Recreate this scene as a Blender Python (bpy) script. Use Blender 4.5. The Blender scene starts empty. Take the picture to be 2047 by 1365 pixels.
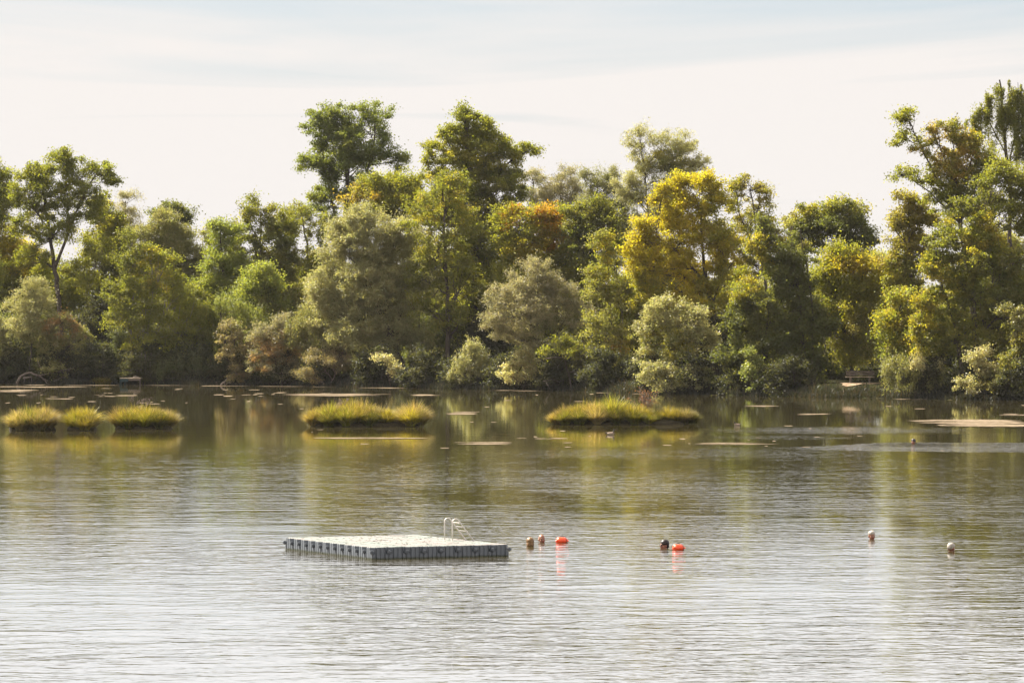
import bpy, bmesh, math, random
import numpy as np
from mathutils import Vector, Matrix

# ------------------------------------------------------------------ basics
sc = bpy.context.scene
COL = sc.collection
F = 9975.0          # focal length of the 2047 px wide picture, in pixels
CH = 6.9            # eye height above the water
YH = 600.0          # horizon row
SUN_EL, SUN_AZ = math.radians(47), math.radians(57)   # azimuth to the left of the view direction
rng = np.random.default_rng(7)
random.seed(7)

def wp(px, py, d):
    """world point seen at pixel (px,py) at distance d"""
    return np.array([(px-1023.5)/F*d, d, CH-(py-YH)/F*d])

def dwater(py):
    return F*CH/(py-YH)

_sh_px = [0, 400, 600, 900, 1100, 1300, 1600, 1850, 2047]
_sh_py = [768, 770, 771.5, 777, 781, 787, 793, 798, 801]
_shD = [dwater(v) for v in _sh_py]
_shX = [(p-1023.5)/F*d for p, d in zip(_sh_px, _shD)]
_shX = [-400, -160, -80] + _shX + [75, 160, 400]
_shD2 = [470, 455, 425] + _shD + [325, 300, 280]
def shore(x):
    return np.interp(x, _shX, _shD2) + 0.8*np.sin(np.asarray(x)*0.55) + 0.5*np.sin(np.asarray(x)*1.31+1)
def shore_px(px):
    return float(np.interp(px, _sh_px, _shD))

def sstep(a, b, v):
    t = np.clip((np.asarray(v, float)-a)/(b-a), 0, 1)
    return t*t*(3-2*t)

def ground_h(x, y):
    x = np.asarray(x, float); y = np.asarray(y, float)
    sd = y-shore(x)
    far = -2.5+2.45*sstep(-9, -0.3, sd)+1.0*sstep(-0.3, 3.2, sd)+0.35*sstep(4, 40, sd)
    side = -2.5+3.5*sstep(150, 170, np.abs(x))
    near = -2.5+7.7*sstep(40, 4, y)
    h = np.maximum(np.maximum(far, side), near)
    return h+0.07*np.sin(x*0.9+y*0.3)*np.sin(y*0.8)*(h > 0.4)

def tag(o, label=None, cat=None, group=None, kind=None):
    if label: o['label'] = label
    if cat: o['category'] = cat
    if group: o['group'] = group
    if kind: o['kind'] = kind
    return o

def link(name, me, mat=None, parent=None):
    o = bpy.data.objects.new(name, me)
    COL.objects.link(o)
    if mat is not None and me is not None and len(me.materials) == 0:
        me.materials.append(mat)
    if parent is not None: o.parent = parent
    return o

def empty(name, loc=(0, 0, 0), rz=0.0):
    o = bpy.data.objects.new(name, None)
    o.empty_display_size = 0.3
    COL.objects.link(o)
    o.location = loc; o.rotation_euler = (0, 0, rz)
    return o

def npmesh(name, V, Fc, cols=None, smooth=False):
    """V (n,3); Fc (m,k) equal sized faces, or list of lists; cols (n,3) point colours"""
    me = bpy.data.meshes.new(name)
    V = np.asarray(V, np.float32)
    me.vertices.add(len(V)); me.vertices.foreach_set('co', V.ravel())
    Fc = np.asarray(Fc, np.int32)
    m, k = Fc.shape
    me.loops.add(m*k); me.loops.foreach_set('vertex_index', Fc.ravel())
    me.polygons.add(m)
    me.polygons.foreach_set('loop_start', np.arange(m, dtype=np.int32)*k)
    me.update(calc_edges=True)
    me.polygons.foreach_set('use_smooth', np.full(m, smooth, bool))
    if cols is not None:
        a = me.color_attributes.new('tint', 'BYTE_COLOR', 'POINT')
        c = np.ones((len(V), 4), np.float32); c[:, :3] = cols
        a.data.foreach_set('color', c.ravel())
    return me

class MB:
    """quad mesh collector"""
    def __init__(s): s.v = []; s.f = []; s.n = 0
    def add(s, V, Q):
        V = np.asarray(V, float); Q = np.asarray(Q, int)
        s.v.append(V); s.f.append(Q+s.n); s.n += len(V)
    def tube(s, P, R, k=6):
        P = np.asarray(P, float); n = len(P)
        R = np.broadcast_to(np.asarray(R, float), (n,))
        T = np.gradient(P, axis=0)
        T /= np.linalg.norm(T, axis=1)[:, None]+1e-9
        up = np.array([0.31, 0.93, 0.17])
        A = np.cross(T, up); A /= np.linalg.norm(A, axis=1)[:, None]+1e-9
        B = np.cross(T, A)
        a = np.arange(k)*2*math.pi/k
        V = P[:, None]+R[:, None, None]*(np.cos(a)[None, :, None]*A[:, None]+np.sin(a)[None, :, None]*B[:, None])
        V = V.reshape(-1, 3)
        i = np.arange(n-1)[:, None]*k; j = np.arange(k)[None]
        j2 = (j+1) % k
        Q = np.stack([i+j, i+j2, i+k+j2, i+k+j], -1).reshape(-1, 4)
        V = np.vstack([V, P[0], P[-1]])
        c0 = n*k; c1 = c0+1
        j = np.arange(0, k, 2)
        if k % 2 == 0:
            Q = np.vstack([Q, np.stack([np.full(len(j), c0), (j+2) % k, (j+1) % k, j], -1),
                           np.stack([np.full(len(j), c1), (n-1)*k+j, (n-1)*k+(j+1) % k, (n-1)*k+(j+2) % k], -1)])
        s.add(V, Q)
    def box(s, c, h, rot=None):
        c = np.asarray(c, float); h = np.asarray(h, float)
        V = np.array([[x, y, z] for z in (-1, 1) for y in (-1, 1) for x in (-1, 1)], float)*h
        if rot is not None: V = V @ np.asarray(rot).T
        s.add(V+c, [[0, 2, 3, 1], [4, 5, 7, 6], [0, 1, 5, 4], [2, 6, 7, 3], [0, 4, 6, 2], [1, 3, 7, 5]])
    def build(s, name, mat, parent=None, smooth=False, cols=None):
        me = npmesh(name, np.vstack(s.v), np.vstack(s.f), cols=cols, smooth=smooth)
        return link(name, me, mat, parent)

# ------------------------------------------------------------------ materials
def nmat(name):
    m = bpy.data.materials.new(name); m.use_nodes = True
    nt = m.node_tree; nt.nodes.clear()
    out = nt.nodes.new('ShaderNodeOutputMaterial')
    return m, nt, out
def N(nt, t, **kw):
    n = nt.nodes.new(t)
    for k, v in kw.items():
        if k.startswith('i_'):
            n.inputs[k[2:].replace('_', ' ')].default_value = v
        else: setattr(n, k, v)
    return n
def math_n(nt, op, a, b=None, c=None, clamp=False):
    n = nt.nodes.new('ShaderNodeMath'); n.operation = op; n.use_clamp = clamp
    for i, v in enumerate((a, b, c)):
        if v is None: continue
        if isinstance(v, (int, float)): n.inputs[i].default_value = v
        else: nt.links.new(v, n.inputs[i])
    return n.outputs[0]

def leaf_mat(name, trans=0.45, gloss=0.06, warm=(1.25, 1.15, 0.6), rough=0.42):
    m, nt, out = nmat(name)
    L = nt.links
    at = N(nt, 'ShaderNodeAttribute', attribute_name='tint')
    d = N(nt, 'ShaderNodeBsdfDiffuse')
    L.new(at.outputs['Color'], d.inputs['Color'])
    mul = N(nt, 'ShaderNodeVectorMath', operation='MULTIPLY'); mul.inputs[1].default_value = warm
    L.new(at.outputs['Color'], mul.inputs[0])
    t = N(nt, 'ShaderNodeBsdfTranslucent'); L.new(mul.outputs[0], t.inputs['Color'])
    mx = N(nt, 'ShaderNodeMixShader'); mx.inputs[0].default_value = trans
    L.new(d.outputs[0], mx.inputs[1]); L.new(t.outputs[0], mx.inputs[2])
    g = N(nt, 'ShaderNodeBsdfGlossy'); g.inputs['Roughness'].default_value = rough
    g.inputs['Color'].default_value = (.95, .97, 1, 1)
    m2 = N(nt, 'ShaderNodeMixShader'); m2.inputs[0].default_value = gloss
    L.new(mx.outputs[0], m2.inputs[1]); L.new(g.outputs[0], m2.inputs[2])
    L.new(m2.outputs[0], out.inputs['Surface'])
    return m

def noise_mat(name, c1, c2, scale=3.0, rough=0.85, bump=0.3, detail=6, stretch=(1, 1, 1), spec=0.3, c3=None, lo=0.35, hi=0.65, metallic=0.0):
    m, nt, out = nmat(name)
    L = nt.links
    tc = N(nt, 'ShaderNodeTexCoord'); mp = N(nt, 'ShaderNodeMapping'); mp.inputs['Scale'].default_value = stretch
    L.new(tc.outputs['Object'], mp.inputs['Vector'])
    nz = N(nt, 'ShaderNodeTexNoise'); nz.inputs['Scale'].default_value = scale; nz.inputs['Detail'].default_value = detail
    L.new(mp.outputs[0], nz.inputs['Vector'])
    cr = N(nt, 'ShaderNodeValToRGB')
    cr.color_ramp.elements[0].position = lo; cr.color_ramp.elements[0].color = (*c1, 1)
    cr.color_ramp.elements[1].position = hi; cr.color_ramp.elements[1].color = (*c2, 1)
    if c3:
        e = cr.color_ramp.elements.new((lo+hi)/2); e.color = (*c3, 1)
    L.new(nz.outputs['Fac'], cr.inputs[0])
    b = N(nt, 'ShaderNodeBsdfPrincipled'); b.inputs['Roughness'].default_value = rough
    b.inputs['Specular IOR Level'].default_value = spec
    b.inputs['Metallic'].default_value = metallic
    L.new(cr.outputs[0], b.inputs['Base Color'])
    if bump:
        bp = N(nt, 'ShaderNodeBump'); bp.inputs['Strength'].default_value = bump; bp.inputs['Distance'].default_value = 0.02
        L.new(nz.outputs['Fac'], bp.inputs['Height']); L.new(bp.outputs[0], b.inputs['Normal'])
    L.new(b.outputs[0], out.inputs['Surface'])
    return m

M = {}
M['leaf'] = leaf_mat('leaf_broad', 0.58, 0.02, (1.65, 1.68, .64), .5)
M['leaf_grey'] = leaf_mat('leaf_grey', 0.5, 0.03, (1.38, 1.42, 0.78), 0.5)
M['grass'] = leaf_mat('sedge_blade', 0.52, 0.03, (1.3, 1.1, 0.55))
M['bark'] = noise_mat('bark', (.035, .026, .02), (.10, .08, .065), 6, .95, .6, stretch=(3, 3, .6))
M['bark_pale'] = noise_mat('bark_pale', (.12, .10, .085), (.26, .225, .19), 6, .9, .5, stretch=(3, 3, .7))
M['driftwood'] = noise_mat('driftwood', (.07, .055, .045), (.22, .175, .14), 9, .85, .5, stretch=(1, 3, 3))
M['soil'] = noise_mat('soil', (.014, .012, .008), (.035, .03, .016), 0.8, 1, .4, c3=(.022, .024, .010), spec=0.0)
M['sand'] = noise_mat('sand', (.18, .125, .08), (.28, .21, .14), 4, 1, .4, spec=0.0)
M['peat'] = noise_mat('peat', (.012, .01, .006), (.05, .04, .02), 12, 1, .8)
M['algae'] = noise_mat('algae_scum', (.07, .055, .03), (.22, .165, .115), 2.6, .9, .3, c3=(.15, .115, .07), lo=.3, hi=.62, spec=.05)
M['wood_dark'] = noise_mat('weathered_wood', (.06, .045, .035), (.16, .125, .10), 8, .8, .3, stretch=(.3, 3, 3))
M['wood_top'] = noise_mat('weathered_plank', (.22, .17, .12), (.38, .30, .21), 8, .8, .3, stretch=(.3, 3, 3))
M['teal'] = noise_mat('teal_paint', (.008, .022, .026), (.016, .04, .042), 5, .6, .1)
M['steel'] = noise_mat('brushed_steel', (.50, .46, .41), (.62, .58, .53), 30, .4, .02, spec=.5, metallic=.3)
M['orange'] = noise_mat('orange_nylon', (.80, .05, .012), (.95, .10, .02), 12, .38, .25, spec=.5)
M['strap'] = noise_mat('black_strap', (.01, .01, .012), (.03, .03, .03), 20, .7, .1)
M['bare_twig'] = noise_mat('bare_twig', (.10, .07, .055), (.20, .15, .12), 10, .9, .2)

# polyethylene cube: grey plastic, the deck top stained with droppings, moss and leaf litter
def cube_mat():
    m, nt, out = nmat('grey_polyethylene'); L = nt.links
    geo = N(nt, 'ShaderNodeNewGeometry'); sp = N(nt, 'ShaderNodeSeparateXYZ'); L.new(geo.outputs['Position'], sp.inputs[0])
    n1 = N(nt, 'ShaderNodeTexNoise', i_Scale=7.0, i_Detail=5.0); L.new(geo.outputs['Position'], n1.inputs['Vector'])
    n2 = N(nt, 'ShaderNodeTexNoise', i_Scale=1.1, i_Detail=3.0); L.new(geo.outputs['Position'], n2.inputs['Vector'])
    n3 = N(nt, 'ShaderNodeTexVoronoi', i_Scale=2.3); L.new(geo.outputs['Position'], n3.inputs['Vector'])
    base = N(nt, 'ShaderNodeMix', data_type='RGBA'); base.inputs['A'].default_value = (.085, .10, .118, 1); base.inputs['B'].default_value = (.125, .135, .15, 1)
    L.new(n1.outputs['Fac'], base.inputs['Factor'])
    top = N(nt, 'ShaderNodeMapRange'); top.inputs['From Min'].default_value = .306; top.inputs['From Max'].default_value = .318
    L.new(sp.outputs['Z'], top.inputs['Value'])
    deckc = N(nt, 'ShaderNodeValToRGB'); L.new(n2.outputs['Fac'], deckc.inputs[0])
    e = deckc.color_ramp.elements; e[0].position = .38; e[0].color = (.195, .172, .15, 1); e[1].position = .6; e[1].color = (.155, .18, .15, 1)
    mx = N(nt, 'ShaderNodeMix', data_type='RGBA'); L.new(top.outputs[0], mx.inputs['Factor'])
    L.new(base.outputs['Result'], mx.inputs['A']); L.new(deckc.outputs[0], mx.inputs['B'])
    # waterline slime
    wl = N(nt, 'ShaderNodeMapRange'); wl.inputs['From Min'].default_value = .055; wl.inputs['From Max'].default_value = .02
    a = math_n(nt, 'MULTIPLY_ADD', n1.outputs['Fac'], .05, -.025); z2 = math_n(nt, 'ADD', sp.outputs['Z'], a); L.new(z2, wl.inputs['Value'])
    mx2 = N(nt, 'ShaderNodeMix', data_type='RGBA'); L.new(wl.outputs[0], mx2.inputs['Factor'])
    L.new(mx.outputs['Result'], mx2.inputs['A']); mx2.inputs['B'].default_value = (.045, .05, .03, 1)
    b = N(nt, 'ShaderNodeBsdfPrincipled', i_Roughness=.5); L.new(mx2.outputs['Result'], b.inputs['Base Color'])
    L.new(b.outputs[0], out.inputs['Surface'])
    return m
M['cube'] = cube_mat()

def attr_mat(name, rough=.6, sss=0.0):
    m, nt, out = nmat(name)
    at = N(nt, 'ShaderNodeAttribute', attribute_name='tint')
    nz = N(nt, 'ShaderNodeTexNoise', i_Scale=14.0)
    mx = N(nt, 'ShaderNodeMix', data_type='RGBA', blend_type='MULTIPLY'); mx.inputs['Factor'].default_value = .25
    nt.links.new(at.outputs['Color'], mx.inputs['A']); nt.links.new(nz.outputs['Color'], mx.inputs['B'])
    b = N(nt, 'ShaderNodeBsdfPrincipled', i_Roughness=rough)
    nt.links.new(mx.outputs['Result'], b.inputs['Base Color']); nt.links.new(b.outputs[0], out.inputs['Surface'])
    return m
M['skin'] = attr_mat('skin', .42)
M['plumage'] = attr_mat('plumage', .7)
def hair_mat(name, c1, c2): return noise_mat(name, c1, c2, 30, .45, .5, stretch=(1, 1, .25))

# ------------------------------------------------------------------ water
def water_mat():
    m, nt, out = nmat('lake_water'); L = nt.links
    # wave height as a function of position
    g = bpy.data.node_groups.new('wave_height', 'ShaderNodeTree')
    g.interface.new_socket('P', in_out='INPUT', socket_type='NodeSocketVector')
    g.interface.new_socket('H1', in_out='OUTPUT', socket_type='NodeSocketFloat')
    g.interface.new_socket('H2', in_out='OUTPUT', socket_type='NodeSocketFloat')
    gi = g.nodes.new('NodeGroupInput'); go = g.nodes.new('NodeGroupOutput')
    def layer(rot, sx, sy, detail, dist=0.0, off=0.0):
        mp = N(g, 'ShaderNodeMapping', vector_type='TEXTURE')
        mp.inputs['Rotation'].default_value = (0, 0, math.radians(rot))
        mp.inputs['Scale'].default_value = (sx, sy, 1)
        mp.inputs['Location'].default_value = (off, off*.7, 0)
        g.links.new(gi.outputs[0], mp.inputs['Vector'])
        nz = N(g, 'ShaderNodeTexNoise', noise_dimensions='2D', i_Scale=1.0, i_Detail=float(detail), i_Roughness=.5, i_Distortion=dist)
        g.links.new(mp.outputs[0], nz.inputs['Vector'])
        return nz.outputs['Fac']
    a = layer(7, 1.25, .80, 3, .4)         # main wavelets, crests across the view
    b = layer(-14, .42, .3, 1.5, 0, 31)      # small wavelets
    s1 = math_n(g, 'MULTIPLY', a, WAVE_A)
    s = math_n(g, 'MULTIPLY_ADD', b, WAVE_B, s1)
    g.links.new(s, go.inputs[0])
    c = layer(3, 5.5, 2.8, 1, 0, 77)
    g.links.new(math_n(g, 'MULTIPLY', c, WAVE_C), go.inputs[1])
    geo = N(nt, 'ShaderNodeNewGeometry')
    eps = 0.02
    hs = []
    for off in ((0, 0, 0), (eps, 0, 0), (0, eps, 0)):
        ad = N(nt, 'ShaderNodeVectorMath', operation='ADD'); ad.inputs[1].default_value = off
        L.new(geo.outputs['Position'], ad.inputs[0])
        gn = nt.nodes.new('ShaderNodeGroup'); gn.node_tree = g
        L.new(ad.outputs[0], gn.inputs[0]); hs.append(gn)
    # calm / ruffled areas of the lake
    sp = N(nt, 'ShaderNodeSeparateXYZ'); L.new(geo.outputs['Position'], sp.inputs[0])
    x, y = sp.outputs['X'], sp.outputs['Y']
    pm = N(nt, 'ShaderNodeMapping', vector_type='TEXTURE'); pm.inputs['Scale'].default_value = (11, 30, 1); pm.inputs['Rotation'].default_value = (0, 0, .25)
    L.new(geo.outputs['Position'], pm.inputs['Vector'])
    pn = N(nt, 'ShaderNodeTexNoise', noise_dimensions='2D', i_Scale=1.0, i_Detail=3.0); L.new(pm.outputs[0], pn.inputs['Vector'])
    patch = N(nt, 'ShaderNodeMapRange'); patch.inputs['From Min'].default_value = .36; patch.inputs['From Max'].default_value = .66
    patch.inputs['To Min'].default_value = .45; patch.inputs['To Max'].default_value = 1.35
    L.new(pn.outputs['Fac'], patch.inputs['Value'])
    ny = math_n(nt, 'MULTIPLY_ADD', pn.outputs['Fac'], 90, y)     # ragged edge of the calm zone
    calm = N(nt, 'ShaderNodeMapRange', interpolation_type='SMOOTHSTEP'); L.new(ny, calm.inputs['Value'])
    calm.inputs['From Min'].default_value = 205; calm.inputs['From Max'].default_value = 325
    calm.inputs['To Min'].default_value = 1.0; calm.inputs['To Max'].default_value = CALM
    amp = math_n(nt, 'MULTIPLY', patch.outputs[0], calm.outputs[0])
    def ell(cx, cy, rx, ry, w, rot=0.0):
        dx = math_n(nt, 'ADD', x, -cx); dy = math_n(nt, 'ADD', y, -cy)
        c, s_ = math.cos(rot), math.sin(rot)
        u = math_n(nt, 'ADD', math_n(nt, 'MULTIPLY', dx, c/rx), math_n(nt, 'MULTIPLY', dy, s_/rx))
        v = math_n(nt, 'ADD', math_n(nt, 'MULTIPLY', dx, -s_/ry), math_n(nt, 'MULTIPLY', dy, c/ry))
        r = math_n(nt, 'ADD', math_n(nt, 'MULTIPLY', u, u), math_n(nt, 'MULTIPLY', v, v))
        e = math_n(nt, 'SUBTRACT', 1.0, r, clamp=True)
        return math_n(nt, 'MULTIPLY', e, w)
    for px, py, rx, ry, w, rt in RUFFLES:
        d = dwater(py)
        amp = math_n(nt, 'ADD', amp, ell((px-1023.5)/F*d, d, rx, ry, w, rt))
    def slope(i, k):
        h = math_n(nt, 'SUBTRACT', hs[0].outputs[k], hs[i].outputs[k])
        return math_n(nt, 'MULTIPLY', h, 1/eps)
    def tot(i):
        a_ = math_n(nt, 'MULTIPLY', slope(i, 0), amp)
        c_ = math_n(nt, 'MULTIPLY', slope(i, 1), math_n(nt, 'MULTIPLY_ADD', calm.outputs[0], .9, .1))
        t_ = math_n(nt, 'ADD', a_, c_)
        # peaked wavelets: the steep parts get steeper
        q_ = math_n(nt, 'MULTIPLY', math_n(nt, 'MULTIPLY', t_, t_), 1/.010**2*.22)
        q_ = math_n(nt, 'MINIMUM', q_, 2.2)
        return math_n(nt, 'MULTIPLY', t_, math_n(nt, 'ADD', q_, .8))
    # nearer water: constant tilt added to the normals so it reflects more sky
    wb = N(nt, 'ShaderNodeMapRange', interpolation_type='SMOOTHSTEP'); L.new(math_n(nt, 'MULTIPLY_ADD', pn.outputs['Fac'], 26, y), wb.inputs['Value'])
    wb.inputs['From Min'].default_value = 182; wb.inputs['From Max'].default_value = 146
    wb.inputs['To Min'].default_value = 0.0; wb.inputs['To Max'].default_value = -.0092
    cb = N(nt, 'ShaderNodeCombineXYZ'); cb.inputs['Z'].default_value = 1
    L.new(tot(1), cb.inputs['X']); L.new(math_n(nt, 'ADD', tot(2), wb.outputs[0]), cb.inputs['Y'])
    nn = N(nt, 'ShaderNodeVectorMath', operation='NORMALIZE'); L.new(cb.outputs[0], nn.inputs[0])
    b_ = N(nt, 'ShaderNodeBsdfPrincipled', i_Roughness=.03, i_IOR=1.333)
    b_.inputs['Base Color'].default_value = WATER_COL
    L.new(nn.outputs[0], b_.inputs['Normal'])
    L.new(b_.outputs[0], out.inputs['Surface'])
    return m

WAVE_A, WAVE_B, WAVE_C, CALM = 0.0200, 0.0060, 0.016, 0.085
WATER_COL = (.036, .030, .012, 1)
RUFFLES = [(1700, 860, 9, 10, 1.6, 0), (1990, 897, 10, 6, 4, -.25), (1852, 889, 3.2, 4.5, 14.0, 0), (1795, 891, 3.5, 2.5, 6, 0), (1560, 874, 5, 6, .8, 0), (1940, 888, 6, 3, 9.0, .1), (1400, 905, 10, 12, .5, 0),
           (640, 900, 6, 12, .15, 0), (1075, 1090, 2.2, 3, .5, 0), (1335, 1098, 2.2, 3, .4, 0), (1765, 1078, 2.2, 4, .6, 0)]
M['water'] = water_mat()

# ------------------------------------------------------------------ the setting
def build_setting():
    xs = np.unique(np.concatenate([np.linspace(-2500, -200, 12), np.linspace(-200, -60, 36), np.arange(-60, 60, .9), np.linspace(60, 200, 36), np.linspace(200, 2500, 12)]))
    ys = np.unique(np.concatenate([np.linspace(-1500, -20, 10), np.linspace(-20, 60, 22), np.linspace(60, 300, 14), np.arange(325, 432, .6), np.linspace(434, 600, 20), np.linspace(600, 4000, 16)]))
    X, Y = np.meshgrid(xs, ys)
    V = np.stack([X, Y, ground_h(X, Y)], -1).reshape(-1, 3)
    nx, ny = len(xs), len(ys)
    i = np.arange(ny-1)[:, None]*nx+np.arange(nx-1)[None]
    Q = np.stack([i, i+1, i+nx+1, i+nx], -1).reshape(-1, 4)
    tag(link('ground', npmesh('ground', V, Q, smooth=True), M['soil']), kind='structure')
    W = np.array([[-175, 3, 0], [175, 3, 0], [175, 480, 0], [-175, 480, 0]], float)
    tag(link('lake', npmesh('lake', W, [[0, 1, 2, 3]]), M['water']), kind='structure')
    # trodden sandy clearing in front of the bench
    n = 18; a = np.linspace(0, 2*math.pi, n, endpoint=False)
    c = wp(1716, 768, 356.9)
    rr = 1+.15*np.sin(3*a+1)+.1*np.sin(5*a)
    rings = []
    for f in (0.02, .35, .7, 1):
        px = c[0]+1.55*f*rr*np.cos(a); py = c[1]+1.0*f*rr*np.sin(a)
        rings.append(np.stack([px, py, ground_h(px, py)+.03], -1))
    V = np.vstack(rings); Q = []
    for k in range(3):
        for j in range(n): Q.append([k*n+j, k*n+(j+1) % n, (k+1)*n+(j+1) % n, (k+1)*n+j])
    tag(link('sandy_path', npmesh('sandy_path', V, Q), M['sand']), kind='structure')
build_setting()

# ------------------------------------------------------------------ foliage
def lown(P, seed, s=1.0):
    """smooth 3-D noise from sines, about -1..1"""
    r = np.random.default_rng(seed)
    o = np.zeros(len(P))
    for k in range(7):
        w = r.normal(size=3)*s*(0.6+.25*k); o += np.sin(P @ w+r.uniform(0, 6.28))/(1+.25*k)
    return o/3.0

PAL = {   # leaf colours: main tones, then accent tone
 'green': [(.158, .160, .030), (.200, .192, .036), (.112, .118, .028), (.25, .22, .03)],
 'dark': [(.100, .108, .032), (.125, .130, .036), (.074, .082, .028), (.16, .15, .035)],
 'canopy_shade': [(.048, .050, .024), (.062, .060, .028), (.034, .036, .018), (.09, .08, .04)],  # deep shade under the trees put into the leaf tones
 'poplar':  [(.120, .138, .036), (.155, .168, .040), (.088, .106, .032), (.21, .20, .04)],
 'ygreen':  [(.180, .182, .028), (.228, .215, .030), (.128, .138, .026), (.28, .235, .03)],
 'yellow': [(.320, .270, .024), (.380, .305, .022), (.220, .205, .024), (.42, .32, .02)],
 'orange': [(.270, .205, .024), (.340, .220, .022), (.200, .175, .024), (.36, .19, .02)],
 'olive':   [(.215, .205, .070), (.265, .245, .085), (.155, .150, .054), (.30, .26, .08)],
 'sage':    [(.300, .280, .125), (.360, .330, .160), (.215, .205, .095), (.40, .36, .18)],
 'grey':    [(.270, .240, .135), (.320, .280, .165), (.195, .175, .102), (.35, .30, .18)],
 'rust': [(.225, .185, .088), (.270, .205, .092), (.170, .145, .074), (.30, .18, .07)],
 'bright': [(.205, .220, .050), (.260, .265, .062), (.145, .165, .042), (.30, .29, .065)],
 'bronze': [(.215, .185, .040), (.260, .210, .042), (.155, .145, .036), (.30, .21, .038)],
 'pale':    [(.370, .330, .160), (.430, .385, .200), (.260, .240, .120), (.48, .42, .24)],
}
#        leaf length, width, cluster radius, leaves per cluster, clusters per m2 of lobe outline, droop, material
STY = {
 'broad':  (.165, .125, .48, 145, 3.0, 0.0, 'leaf'),
 'clump':  (.165, .125, .38, 155, 2.7, 0.0, 'leaf'),
 'loose':  (.155, .115, .35, 100, 2.3, 0.0, 'leaf'),
 'fine':   (.25, .075, .42, 165, 2.6, 0.25, 'leaf_grey'),
 'finer':  (.20, .055, .36, 150, 2.4, 0.15, 'leaf_grey'),
 'shrub':  (.17, .11, .28, 66, 5.5, 0.0, 'leaf_grey'),
 'upright':(.24, .065, .30, 76, 5.5, -0.9, 'leaf_grey'),
 'weep':   (.18, .075, .20, 130, 3.2, 1.6, 'leaf'),
}
FOL = 1.75
def leaves(P, N0, L, W, r, tri):
    n = len(P)
    A = r.normal(size=(n, 3)); A += N0
    A /= np.linalg.norm(A, axis=1)[:, None]+1e-9
    C = r.normal(size=(n, 3))*.8+np.array([-.35, 0, .75]); C -= (C*A).sum(1)[:, None]*A; C /= np.linalg.norm(C, axis=1)[:, None]+1e-9
    B = np.cross(C, A)
    l = (L*r.uniform(.6, 1.25, n))[:, None]; w = (W*r.uniform(.6, 1.2, n))[:, None]
    # A is the long axis, B the width
    p0 = P-A*l*.5; p2 = P+A*l*.5; mid = P-A*l*.06+C*l*.07
    p1 = mid+B*w*.5; p3 = mid-B*w*.5
    if tri:
        V = np.stack([p0+B*w*.5, p0-B*w*.5, p2], 1).reshape(-1, 3)
        return V, np.arange(n*3).reshape(-1, 3)
    V = np.stack([p0, p1, p2, p3], 1).reshape(-1, 3)
    return V, np.arange(n*4).reshape(-1, 4)

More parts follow.
